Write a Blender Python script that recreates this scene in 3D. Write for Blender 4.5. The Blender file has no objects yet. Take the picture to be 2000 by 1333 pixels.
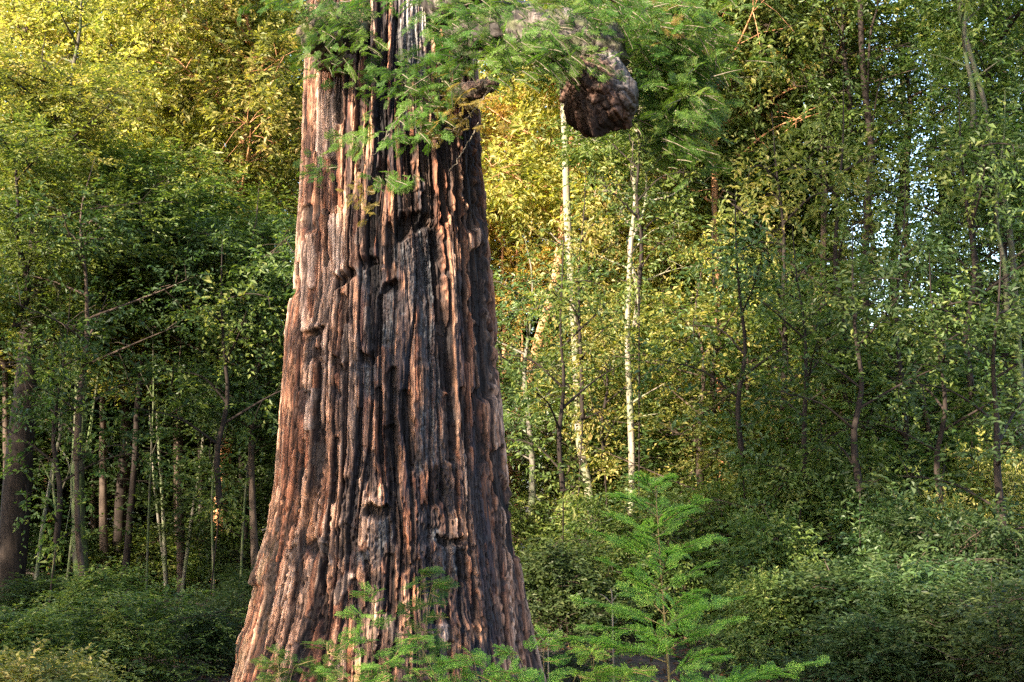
import bpy, math, random
import numpy as np

# ------------------------------------------------------------------ camera, sky, sun
scene = bpy.context.scene
FPX, CAMZ, HORIZ = 2747.0, 2.1, 940.0            # focal length and horizon row of the 2000x1333 photograph
PITCH = math.atan((HORIZ - 666.5) / FPX)
cam_data = bpy.data.cameras.new('camera')
cam_data.sensor_width = 36.0
cam_data.lens = 36.0 * FPX / 2000.0
cam_data.clip_start, cam_data.clip_end = 0.1, 600.0
cam = bpy.data.objects.new('camera', cam_data)
scene.collection.objects.link(cam)
cam.location = (0, 0, CAMZ)
cam.rotation_euler = (math.radians(90) + PITCH, 0, 0)
scene.camera = cam

SUN_TO = np.array([-0.62, -0.62, 0.42]); SUN_TO /= np.linalg.norm(SUN_TO)
SUN_EL = math.asin(SUN_TO[2]); SUN_AZ = math.atan2(SUN_TO[0], SUN_TO[1])   # azimuth from +Y clockwise
world = bpy.data.worlds.new('World'); scene.world = world
world.use_nodes = True
wn = world.node_tree
sky = wn.nodes.new('ShaderNodeTexSky'); sky.sky_type = 'NISHITA'; sky.sun_disc = False
sky.sun_elevation = SUN_EL; sky.sun_rotation = SUN_AZ
sky.dust_density = 2.0
wn.links.new(sky.outputs[0], wn.nodes['Background'].inputs[0])
wn.nodes['Background'].inputs[1].default_value = 0.14
sl = bpy.data.lights.new('sun', 'SUN'); sl.energy = 5.0; sl.angle = math.radians(0.6); sl.color = (1.0, 0.85, 0.65)
so = bpy.data.objects.new('sun', sl); scene.collection.objects.link(so)
from mathutils import Vector
so.rotation_euler = Vector(SUN_TO).to_track_quat('Z', 'Y').to_euler()
so.location = (-20, -15, 20)
vs = scene.view_settings
vs.view_transform = 'Standard'; vs.look = 'None'; vs.gamma = 1.0; vs.use_curve_mapping = False
vs.exposure = 2.4
cy = scene.cycles
cy.max_bounces = 6; cy.diffuse_bounces = 4; cy.glossy_bounces = 2; cy.transmission_bounces = 3
cy.transparent_max_bounces = 4; cy.caustics_reflective = False; cy.caustics_refractive = False
cy.use_denoising = False; cy.sample_clamp_indirect = 2.0; cy.sampling_pattern = 'TABULATED_SOBOL'
cy.use_adaptive_sampling = True; cy.adaptive_threshold = 0.005

# ------------------------------------------------------------------ helpers
SP, CP = math.sin(PITCH), math.cos(PITCH)
def P(px, py, Y):
    """world point seen at photo pixel (px, py) that stands Y metres ahead of the camera"""
    x = (px - 1000.0) / FPX; y = -(py - 666.5) / FPX
    d = np.array([x, CP - y * SP, SP + y * CP])
    return np.array([0, 0, CAMZ]) + d * (Y / d[1])
def to_px(v):
    d = v - np.array([0, 0, CAMZ])
    f = d[:, 1] * CP + d[:, 2] * SP; u = -d[:, 1] * SP + d[:, 2] * CP
    return 1000 + FPX * d[:, 0] / f, 666.5 - FPX * u / f

def nrm(a):
    return a / np.maximum(np.linalg.norm(a, axis=-1, keepdims=True), 1e-9)

def hash01(i, j, s):
    h = (i.astype(np.int64) * 374761393 + j.astype(np.int64) * 668265263 + int(s) * 974634777) & 0xFFFFFFFF
    h = ((h ^ (h >> 13)) * 1274126177) & 0xFFFFFFFF
    h = ((h ^ (h >> 16)) * 2246822519) & 0xFFFFFFFF
    return ((h ^ (h >> 15)) & 0xFFFFFF) / float(0xFFFFFF)
def vnoise(x, y, s, per=None):
    i = np.floor(x); j = np.floor(y); fx = x - i; fy = y - j
    fx = fx * fx * (3 - 2 * fx); fy = fy * fy * (3 - 2 * fy)
    i0 = i if per is None else np.mod(i, per); i1 = i + 1 if per is None else np.mod(i + 1, per)
    a = hash01(i0, j, s); b = hash01(i1, j, s); c = hash01(i0, j + 1, s); d = hash01(i1, j + 1, s)
    return (a * (1 - fx) + b * fx) * (1 - fy) + (c * (1 - fx) + d * fx) * fy
def fbm(x, y, s, oct=4, per=None):
    r = 0; amp = 0.5; tot = 0
    for o in range(oct):
        r = r + amp * vnoise(x, y, s + o * 17, per); tot += amp; amp *= 0.5; x = x * 2; y = y * 2
        if per is not None: per = per * 2
    return r / tot
def voronoi(x, y, s, per=None, jit=0.85):
    i = np.floor(x); j = np.floor(y)
    F1 = np.full(x.shape, 9.0); F2 = np.full(x.shape, 9.0); idv = np.zeros(x.shape)
    for di in (-1, 0, 1):
        for dj in (-1, 0, 1):
            ci = i + di; cj = j + dj; cw = ci if per is None else np.mod(ci, per)
            px = ci + 0.5 + (hash01(cw, cj, s) - .5) * jit; py = cj + 0.5 + (hash01(cw, cj, s + 7) - .5) * jit
            d = np.sqrt((px - x) ** 2 + (py - y) ** 2)
            idn = hash01(cw, cj, s + 31)
            closer = d < F1
            F2 = np.where(closer, F1, np.minimum(F2, d)); idv = np.where(closer, idn, idv); F1 = np.where(closer, d, F1)
    return F1, F2, idv
def sstep(a, b, x):
    t = np.clip((x - a) / (b - a), 0, 1); return t * t * (3 - 2 * t)

def link(o, parent=None):
    scene.collection.objects.link(o)
    if parent is not None: o.parent = parent
    return o
def mesh_data(name, verts, quads, mat=None, smooth=False, attrs=None, tris=None):
    me = bpy.data.meshes.new(name)
    verts = np.asarray(verts, dtype=np.float32); quads = np.asarray(quads, dtype=np.int32).reshape(-1, 4)
    nt = 0 if tris is None else len(tris)
    me.vertices.add(len(verts)); me.vertices.foreach_set('co', verts.ravel())
    nq = len(quads)
    me.loops.add(nq * 4 + nt * 3)
    li = quads.ravel() if nt == 0 else np.concatenate([quads.ravel(), np.asarray(tris, dtype=np.int32).ravel()])
    me.loops.foreach_set('vertex_index', li)
    me.polygons.add(nq + nt)
    st = np.arange(nq, dtype=np.int32) * 4
    if nt: st = np.concatenate([st, nq * 4 + np.arange(nt, dtype=np.int32) * 3])
    me.polygons.foreach_set('loop_start', st)
    me.polygons.foreach_set('use_smooth', np.full(nq + nt, smooth, dtype=bool))
    if mat: me.materials.append(mat)
    me.update(calc_edges=True)
    for k, (dom, typ, arr) in (attrs or {}).items():
        a = me.attributes.new(k, typ, dom)
        if typ == 'FLOAT_COLOR':
            arr = np.column_stack([arr, np.ones(len(arr))]) if arr.shape[1] == 3 else arr
            a.data.foreach_set('color', arr.astype(np.float32).ravel())
        else:
            a.data.foreach_set('value', np.asarray(arr, dtype=np.float32))
    return me
def obj(name, me, parent=None, loc=None):
    o = bpy.data.objects.new(name, me); link(o, parent)
    if loc is not None: o.location = loc
    return o
def thing(name, label, cat, loc=(0, 0, 0), rz=0.0, group=None):
    o = bpy.data.objects.new(name, None); link(o)
    o.location = loc; o.rotation_euler = (0, 0, rz); o.empty_display_size = 0.3
    o['label'] = label; o['category'] = cat
    if group: o['group'] = group
    return o

def smooth_line(pts, n):
    pts = np.asarray(pts, float)
    if len(pts) == 2:
        t = np.linspace(0, 1, n)[:, None]; return pts[0] * (1 - t) + pts[1] * t
    ext = np.vstack([2 * pts[0] - pts[1], pts, 2 * pts[-1] - pts[-2]])
    k = len(pts) - 1; out = []
    for u in np.linspace(0, k, n):
        i = min(int(u), k - 1); t = u - i; a, b, c, d = ext[i:i + 4]
        out.append(0.5 * (2 * b + (c - a) * t + (2 * a - 5 * b + 4 * c - d) * t * t + (3 * b - a - 3 * c + d) * t ** 3))
    return np.array(out)
class Tubes:
    def __init__(self): self.v = []; self.q = []; self.n = 0
    def add(self, pts, radii, sides=6, noise=0.0, seed=0):
        pts = np.asarray(pts, float); radii = np.asarray(radii, float); n = len(pts)
        t = np.gradient(pts, axis=0); t = nrm(t)
        ref = np.array([0.31, 0.87, 0.38]) if abs(t[0] @ np.array([0.31, 0.87, 0.38])) < 0.9 else np.array([1., 0, 0])
        a = nrm(np.cross(t, ref)); b = np.cross(t, a)
        ang = np.linspace(0, 2 * math.pi, sides, endpoint=False)
        rr = radii[:, None] * np.ones((1, sides))
        if noise:
            s = np.concatenate([[0], np.cumsum(np.linalg.norm(np.diff(pts, axis=0), axis=1))])
            S, A = np.meshgrid(s, ang, indexing='ij')
            rr = rr * (1 + noise * (2 * fbm(A / (2 * math.pi) * max(4, sides // 2), S * 2.0, seed, 3, per=max(4, sides // 2)) - 1)
                       + noise * 0.7 * (2 * vnoise(A * 0.7, S * 0.9, seed + 5) - 1))
        ring = pts[:, None, :] + rr[..., None] * (np.cos(ang)[None, :, None] * a[:, None, :] + np.sin(ang)[None, :, None] * b[:, None, :])
        self.v.append(ring.reshape(-1, 3))
        i = np.arange(n - 1)[:, None] * sides; j = np.arange(sides)[None, :]; j2 = (j + 1) % sides
        q = np.stack([i + j, i + j2, i + sides + j2, i + sides + j], -1).reshape(-1, 4) + self.n
        self.q.append(q); self.n += n * sides
    def mesh(self, name, mat, smooth=True):
        return mesh_data(name, np.vstack(self.v), np.vstack(self.q), mat, smooth)

# ------------------------------------------------------------------ materials
def new_mat(name):
    m = bpy.data.materials.new(name); m.use_nodes = True
    nt = m.node_tree; nt.nodes.clear()
    return m, nt, nt.nodes.new, nt.links.new
def ramp(nt, stops, interp='LINEAR'):
    r = nt.nodes.new('ShaderNodeValToRGB'); cr = r.color_ramp; cr.interpolation = interp
    while len(cr.elements) < len(stops): cr.elements.new(0.5)
    for e, (p, c) in zip(cr.elements, stops): e.position = p; e.color = (*c, 1)
    return r
def leaf_mat(name, cols, trans=0.38, tint=(1.25, 1.3, 0.5), rough=0.5, spec=0.28):
    """leaf surface: a colour per leaf from its own random value, some light passing through"""
    m, nt, N, L = new_mat(name)
    at = N('ShaderNodeAttribute'); at.attribute_name = 'leaf_rnd'
    k = len(cols); r = ramp(nt, [(i / (k - 1), c) for i, c in enumerate(cols)])
    L(at.outputs['Fac'], r.inputs[0])
    oi = N('ShaderNodeObjectInfo')
    hs = N('ShaderNodeHueSaturation')
    mr = N('ShaderNodeMapRange'); mr.inputs['To Min'].default_value = 0.485; mr.inputs['To Max'].default_value = 0.515
    L(oi.outputs['Random'], mr.inputs['Value']); L(mr.outputs[0], hs.inputs['Hue'])
    L(r.outputs[0], hs.inputs['Color'])
    b = N('ShaderNodeBsdfPrincipled'); b.inputs['Roughness'].default_value = rough
    b.inputs['Specular IOR Level'].default_value = spec
    L(hs.outputs[0], b.inputs['Base Color'])
    tm = N('ShaderNodeMix'); tm.data_type = 'RGBA'; tm.blend_type = 'MULTIPLY'; tm.inputs[0].default_value = 1.0
    L(hs.outputs[0], tm.inputs[6]); tm.inputs[7].default_value = (*[min(2.5, t * 1.5) for t in tint], 1)
    t = N('ShaderNodeBsdfTranslucent'); L(tm.outputs[2], t.inputs[0])
    mx = N('ShaderNodeMixShader'); mx.inputs[0].default_value = trans
    L(b.outputs[0], mx.inputs[1]); L(t.outputs[0], mx.inputs[2])
    o = N('ShaderNodeOutputMaterial'); L(mx.outputs[0], o.inputs[0])
    return m
def bark_mat(name, dark, light, streak=(9, 9, 1.6), patch=None, rough=0.85, bump=0.5):
    m, nt, N, L = new_mat(name)
    tc = N('ShaderNodeTexCoord'); mp = N('ShaderNodeMapping'); mp.inputs['Scale'].default_value = streak
    L(tc.outputs['Object'], mp.inputs[0])
    n1 = N('ShaderNodeTexNoise'); n1.inputs['Scale'].default_value = 2.2; n1.inputs['Detail'].default_value = 6; n1.inputs['Roughness'].default_value = 0.65
    L(mp.outputs[0], n1.inputs['Vector'])
    r = ramp(nt, [(0.32, dark), (0.68, light)]); L(n1.outputs[0], r.inputs[0])
    col = r.outputs[0]
    if patch:
        n2 = N('ShaderNodeTexNoise'); n2.inputs['Scale'].default_value = 2.6; n2.inputs['Detail'].default_value = 4
        L(tc.outputs['Object'], n2.inputs['Vector'])
        r2 = ramp(nt, [(0.46, (0, 0, 0)), (0.56, (1, 1, 1))]); L(n2.outputs[0], r2.inputs[0])
        mx = N('ShaderNodeMix'); mx.data_type = 'RGBA'; L(r2.outputs[0], mx.inputs[0]); L(col, mx.inputs[6]); mx.inputs[7].default_value = (*patch, 1)
        col = mx.outputs[2]
    b = N('ShaderNodeBsdfPrincipled'); b.inputs['Roughness'].default_value = rough; b.inputs['Specular IOR Level'].default_value = 0.2
    L(col, b.inputs['Base Color'])
    bp = N('ShaderNodeBump'); bp.inputs['Strength'].default_value = bump; bp.inputs['Distance'].default_value = 0.02
    L(n1.outputs[0], bp.inputs['Height']); L(bp.outputs[0], b.inputs['Normal'])
    o = N('ShaderNodeOutputMaterial'); L(b.outputs[0], o.inputs[0])
    return m

M = {}
M['green']  = leaf_mat('leaf_green',  [(0.030, 0.055, 0.016), (0.072, 0.112, 0.028), (0.130, 0.172, 0.042), (0.230, 0.235, 0.075)])
M['bay']    = leaf_mat('leaf_bay',    [(0.026, 0.055, 0.022), (0.056, 0.105, 0.036), (0.090, 0.145, 0.048), (0.150, 0.200, 0.075)], rough=0.42, spec=0.42)
M['olive']  = leaf_mat('leaf_olive',  [(0.050, 0.072, 0.020), (0.120, 0.140, 0.034), (0.210, 0.200, 0.050), (0.340, 0.260, 0.100)])
M['yellow'] = leaf_mat('leaf_yellow_sun', [(0.070, 0.100, 0.026), (0.170, 0.190, 0.045), (0.350, 0.325, 0.085), (0.560, 0.480, 0.220)], trans=0.45)  # yellow leaves, with warm sunlight partly put into their colour
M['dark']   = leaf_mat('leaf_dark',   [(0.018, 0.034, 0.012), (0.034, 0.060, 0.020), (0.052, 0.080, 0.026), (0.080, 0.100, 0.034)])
M['needle'] = leaf_mat('needle_green', [(0.026, 0.070, 0.012), (0.045, 0.110, 0.016), (0.075, 0.145, 0.022), (0.150, 0.150, 0.030)])
M['bright'] = leaf_mat('needle_bright', [(0.060, 0.130, 0.024), (0.130, 0.245, 0.042), (0.235, 0.385, 0.070), (0.380, 0.500, 0.120)], trans=0.45, tint=(1.1, 1.3, 0.5))
M['fresh'] = leaf_mat('needle_fresh', [(0.035, 0.090, 0.014), (0.065, 0.140, 0.020), (0.105, 0.200, 0.030), (0.170, 0.260, 0.050)])
M['needle_old'] = leaf_mat('needle_old', [(0.120, 0.110, 0.024), (0.190, 0.150, 0.030), (0.230, 0.130, 0.040), (0.100, 0.130, 0.028)])
M['amber'] = leaf_mat('leaf_amber_glint', [(0.120, 0.090, 0.022), (0.260, 0.190, 0.040), (0.460, 0.280, 0.070), (0.560, 0.420, 0.150)], trans=0.45)  # orange-gold sun glints put into a leaf colour
M['litter'] = leaf_mat('dead_leaf', [(0.060, 0.028, 0.014), (0.130, 0.060, 0.028), (0.200, 0.100, 0.045), (0.100, 0.070, 0.040)], trans=0.1, tint=(1, 1, 1))
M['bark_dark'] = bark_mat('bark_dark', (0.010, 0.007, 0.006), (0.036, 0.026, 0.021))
M['bark_brown'] = bark_mat('bark_brown', (0.034, 0.023, 0.018), (0.105, 0.076, 0.058))
M['bark_red_sunlit'] = bark_mat('bark_red_sunlit', (0.200, 0.085, 0.040), (0.560, 0.290, 0.150))  # reddish bark, brightened so its colour carries the orange sunlight
M['bark_pale'] = bark_mat('bark_pale', (0.150, 0.122, 0.092), (0.310, 0.265, 0.205), patch=(0.20, 0.20, 0.13), bump=0.3)
M['bark_grey'] = bark_mat('bark_grey', (0.080, 0.070, 0.056), (0.210, 0.190, 0.155), patch=(0.10, 0.12, 0.06))
M['bark_moss'] = bark_mat('bark_moss', (0.035, 0.032, 0.024), (0.110, 0.098, 0.070), patch=(0.07, 0.095, 0.035))
M['twig'] = bark_mat('twig_grey', (0.070, 0.055, 0.042), (0.190, 0.160, 0.125), bump=0.2)
M['shoot'] = bark_mat('shoot_bark', (0.100, 0.075, 0.035), (0.220, 0.170, 0.075), bump=0.2)

# ------------------------------------------------------------------ leaves
def leaf_cloud(cen, ax, nor, length, width, rng, fold=0.25):
    """one four-cornered leaf per row: base, right, tip, left; the sides lifted so that the blade folds"""
    n = len(cen); ax = nrm(ax); side = nrm(np.cross(ax, nor)); up = np.cross(side, ax)
    L = length[:, None]; W = width[:, None]
    base = cen - ax * L * 0.5; tip = cen + ax * L * 0.5 - up * L * 0.12
    mid = cen - ax * L * 0.05
    r = mid + side * W * 0.5 + up * W * fold; l = mid - side * W * 0.5 + up * W * fold
    v = np.stack([base, r, tip, l], 1).reshape(-1, 3)
    q = np.arange(n * 4).reshape(n, 4)
    return v, q, rng.random(n)

def twig_leaves(org, dirn, tl, per, rng, ll, lw, droop=0.15, up=1.0):
    """leaves set alternately along twigs; org, dirn, tl hold one twig per row"""
    n = len(org)
    s = np.linspace(0.12, 1.0, per)[None, :] + rng.normal(0, 0.03, (n, per))
    side = nrm(np.cross(dirn, np.array([0, 0, 1.0]) + rng.normal(0, 0.35, (n, 3))))
    sgn = np.where(np.arange(per) % 2 == 0, 1.0, -1.0)[None, :, None]
    tip = (np.arange(per) == per - 1)[None, :, None]
    d = dirn[:, None, :]
    ax = nrm(d * 0.65 + side[:, None, :] * sgn * np.where(tip, 0.1, 0.8) + rng.normal(0, 0.28, (n, per, 3)) + np.array([0, 0, -droop]))
    L = ll * rng.uniform(0.65, 1.3, (n, per)) * rng.uniform(0.7, 1.35, (n, 1))
    c = org[:, None, :] + d * (s * tl[:, None])[..., None] + ax * (L * 0.55)[..., None]
    c[..., 2] -= droop * (s * tl[:, None]) ** 2
    nor = np.array([0, 0, up]) + rng.normal(0, 0.55, (n, per, 3))
    return leaf_cloud(c.reshape(-1, 3), ax.reshape(-1, 3), nor.reshape(-1, 3), L.ravel(), (L * lw).ravel(), rng)

def make_crown(seed, H, R, nlimb=18, nclump=15, ntwig=8, per=11, ll=0.085, lw=0.50, shape='oval', low=0.0, spread=0.42):
    """leaves and limbs of one crown: stem from (0,0,0) to (0,0,H), widest radius R"""
    rng = np.random.default_rng(seed); T = Tubes()
    wob = rng.normal(0, 0.05 * R, (6, 3)); wob[:, 2] = 0; wob[0] = 0
    stem = smooth_line(np.column_stack([np.zeros(6), np.zeros(6), np.linspace(0, H * 0.95, 6)]) + wob, 14)
    T.add(stem, np.linspace(0.016 * H, 0.006, 14) * 0.7, 6)
    org = []; dr = []; tl = []
    for i in range(nlimb):
        f = low + (1 - low) * (i + rng.uniform(0, 1)) / nlimb * 0.94
        az = i * 2.4 + rng.normal(0, 0.4)
        env = {'oval': math.sin(math.pi * min(0.98, 0.15 + f * 0.82)) ** 0.7, 'cone': (1 - f) ** 0.8 + 0.12, 'top': 0.35 + 0.65 * math.sin(math.pi * f ** 1.2)}[shape]
        Lb = R * env * rng.uniform(0.7, 1.25)
        el = rng.uniform(0.25, 0.85)
        h = np.array([math.cos(az), math.sin(az), 0])
        p0 = stem[int(f * 0.9 * 13)]
        p1 = p0 + h * Lb * 0.5 + np.array([0, 0, Lb * 0.5 * el]); p2 = p0 + h * Lb + np.array([0, 0, Lb * el * 0.75]) + rng.normal(0, 0.08 * Lb, 3)
        limb = smooth_line([p0, p1, p2], 9)
        r0 = 0.012 * Lb + 0.012
        T.add(limb, np.linspace(r0, 0.004, 9) * 0.8, 5)
        for c in range(nclump):
            s = rng.uniform(0.22, 1.02); k = s * 8; a = limb[min(8, int(k))]
            off = rng.normal(0, 1, 3) * np.array([1, 1, 0.75]); off *= Lb * spread * rng.uniform(0.3, 0.8) / max(np.linalg.norm(off), .1)
            b = a + off
            mid = (a + b) / 2 + np.array([0, 0, 0.08 * np.linalg.norm(off)])
            T.add(np.array([a, mid, b]), [0.008, 0.006, 0.004], 3)
            d = nrm(nrm(off) * 0.6 + h * 0.4 + rng.normal(0, 0.75, (ntwig, 3)) + np.array([0, 0, -0.05]))
            o = b + rng.normal(0, 0.16, (ntwig, 3)) * (0.7 + 0.3 * R / 2)
            org.append(o); dr.append(d); tl.append(rng.uniform(0.25, 0.55, ntwig) * (0.6 + ll * 5))
    org = np.vstack(org); dr = np.vstack(dr); tl = np.concatenate(tl)
    v, q, r = twig_leaves(org, dr, tl, per, rng, ll, lw)
    clump = np.repeat(np.repeat(rng.random(len(org) // ntwig), ntwig), per)
    r = np.clip(r * 0.55 + clump * 0.62 - 0.10, 0, 1)
    return (v, q, r), T

PROTO = {}
def proto(key, **kw):
    PROTO[key] = make_crown(**kw)
_mesh_cache = {}
def proto_meshes(key, leafm, barkm):
    k = (key, leafm)
    if k not in _mesh_cache:
        (v, q, r), T = PROTO[key]
        _mesh_cache[k] = mesh_data('crown', v, q, M[leafm], False, {'leaf_rnd': ('FACE', 'FLOAT', r)})
    k2 = (key, 'b', barkm)
    if k2 not in _mesh_cache:
        _mesh_cache[k2] = PROTO[key][1].mesh('branches', M[barkm])
    return _mesh_cache[k], _mesh_cache[k2]

def ground_z(x, y):
    x = np.asarray(x, float); y = np.asarray(y, float)
    g = 0.35 * (fbm(x * 0.12 + 40, y * 0.12 + 40, 3, 3) - 0.5) + 0.10 * (fbm(x * 0.7 + 90, y * 0.7 + 90, 5, 3) - 0.5)
    g = g + 0.10 * np.exp(-((x + 1.2) ** 2 + (y - 14) ** 2) / 3.5) - 0.1
    return g + np.clip(y - 30, 0, 100) * 0.012

def forest_tree(name, label, cat, Y, pts, r0, r1, bark, crowns, group=None, sides=10, extra=None):
    """trunk through photo points pts (base first, foot set on the ground), then one or more crowns (point, proto, leaf, H scale, W scale)"""
    w = [P(a, b, Y + (dy[0] if dy else 0)) for a, b, *dy in pts]
    x0 = w[0][0]; g = float(ground_z(x0, Y))
    if w[0][2] > g + 0.15:
        d = w[1] - w[0]; k = (w[0][2] - g) * 0.5 / max(0.3, d[2]); w.insert(0, np.array([w[0][0] - d[0] * k, w[0][1], g - 0.05]))
    else: w[0][2] = g - 0.05
    base = np.array([w[0][0], w[0][1], g])
    root = thing(name, label, cat, base, 0, group)
    L = smooth_line(np.array(w) - base, max(14, 5 * len(w)))
    rr = np.linspace(r0, r1, len(L)); rr[0] *= 1.5; rr[1] *= 1.12
    T = Tubes(); T.add(L, rr, sides, noise=0.16, seed=int(abs(x0) * 100))
    for e in (extra or []):          # forks and bare limbs: list of (pts, r0, r1)
        T.add(smooth_line(np.array([P(a, b, Y + (dy[0] if dy else 0)) for a, b, *dy in e[0]]) - base, 12), np.linspace(e[1], e[2], 12), 7, noise=0.12, seed=7)
    obj('trunk', T.mesh('trunk', M[bark]), root)
    for (cx, cyp, dY, key, leafm, sh, sw, rot) in crowns:
        cm, bm = proto_meshes(key, leafm, bark)
        c = obj('crown', cm, root); b = obj('branches', bm, root)
        loc = (L[-1] if cx is None else P(cx, cyp, Y + dY) - base)
        for o in (c, b):
            o.location = loc; o.rotation_euler = (0, 0, rot); o.scale = (sw, sw, sh)
    return root

# ------------------------------------------------------------------ ground
def build_ground():
    xs = np.concatenate([np.linspace(-90, -16, 30), np.linspace(-15, 15, 240), np.linspace(16, 90, 30)])
    ys = np.concatenate([np.linspace(-30, 4, 20), np.linspace(5, 34, 240), np.linspace(36, 220, 40)])
    X, Yg = np.meshgrid(xs, ys, indexing='ij'); Z = ground_z(X, Yg)
    v = np.stack([X, Yg, Z], -1).reshape(-1, 3); n = len(ys)
    i = (np.arange(len(xs) - 1)[:, None] * n + np.arange(n - 1)[None, :]).ravel()
    q = np.stack([i, i + n, i + n + 1, i + 1], -1)
    m, nt, N, L = new_mat('forest_soil')
    tc = N('ShaderNodeTexCoord'); n1 = N('ShaderNodeTexNoise'); n1.inputs['Scale'].default_value = 5; n1.inputs['Detail'].default_value = 8
    L(tc.outputs['Object'], n1.inputs['Vector'])
    r = ramp(nt, [(0.3, (0.020, 0.013, 0.009)), (0.55, (0.055, 0.032, 0.020)), (0.75, (0.10, 0.055, 0.032))]); L(n1.outputs[0], r.inputs[0])
    b = N('ShaderNodeBsdfPrincipled'); b.inputs['Roughness'].default_value = 0.95; L(r.outputs[0], b.inputs['Base Color'])
    bp = N('ShaderNodeBump'); bp.inputs['Distance'].default_value = 0.05; L(n1.outputs[0], bp.inputs['Height']); L(bp.outputs[0], b.inputs['Normal'])
    L(b.outputs[0], N('ShaderNodeOutputMaterial').inputs[0])
    o = obj('ground', mesh_data('ground', v, q, m, True)); o['kind'] = 'structure'
    o['label'] = 'dark forest floor'; o['category'] = 'ground'
    rng = np.random.default_rng(5); k = 26000
    x = rng.uniform(-11, 11, k); y = 8 + 22 * rng.random(k) ** 1.2
    c = np.column_stack([x, y, ground_z(x, y) + rng.uniform(0.005, 0.05, k)])
    ax = rng.normal(0, 1, (k, 3)) * np.array([1, 1, 0.3]); nor = np.array([0, 0, 1.0]) + rng.normal(0, 0.45, (k, 3))
    v, q, r = leaf_cloud(c, ax, nor, rng.uniform(0.05, 0.13, k), rng.uniform(0.02, 0.05, k), rng)
    o = obj('leaf_litter', mesh_data('leaf_litter', v, q, M['litter'], False, {'leaf_rnd': ('FACE', 'FLOAT', r)})); o['kind'] = 'stuff'
    o['label'] = 'brown fallen leaves on the forest floor'; o['category'] = 'leaf litter'
build_ground()

# ------------------------------------------------------------------ the giant redwood
TY = 14.0
# silhouette of the trunk in the photograph: row, left edge, right edge
SIL = [(-700, 628, 880), (-300, 612, 908), (0, 602, 925), (150, 597, 933), (300, 592, 941), (400, 587, 949), (500, 581, 958), (570, 577, 965), (620, 569, 969), (700, 559, 974),
       (800, 550, 982), (900, 544, 991), (950, 540, 996), (1000, 533, 1002), (1050, 524, 1008), (1100, 514, 1015), (1150, 503, 1022), (1200, 490, 1031),
       (1250, 476, 1040), (1300, 461, 1052), (1340, 450, 1062), (1400, 425, 1080), (1440, 400, 1100)]
_z = np.array([P(1000, r[0], TY)[2] for r in SIL])[::-1]
_l = np.array([P(r[1], r[0], TY)[0] for r in SIL])[::-1]; _r = np.array([P(r[2], r[0], TY)[0] for r in SIL])[::-1]
def trunk_lr(z): return np.interp(z, _z, _l), np.interp(z, _z, _r)

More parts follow.
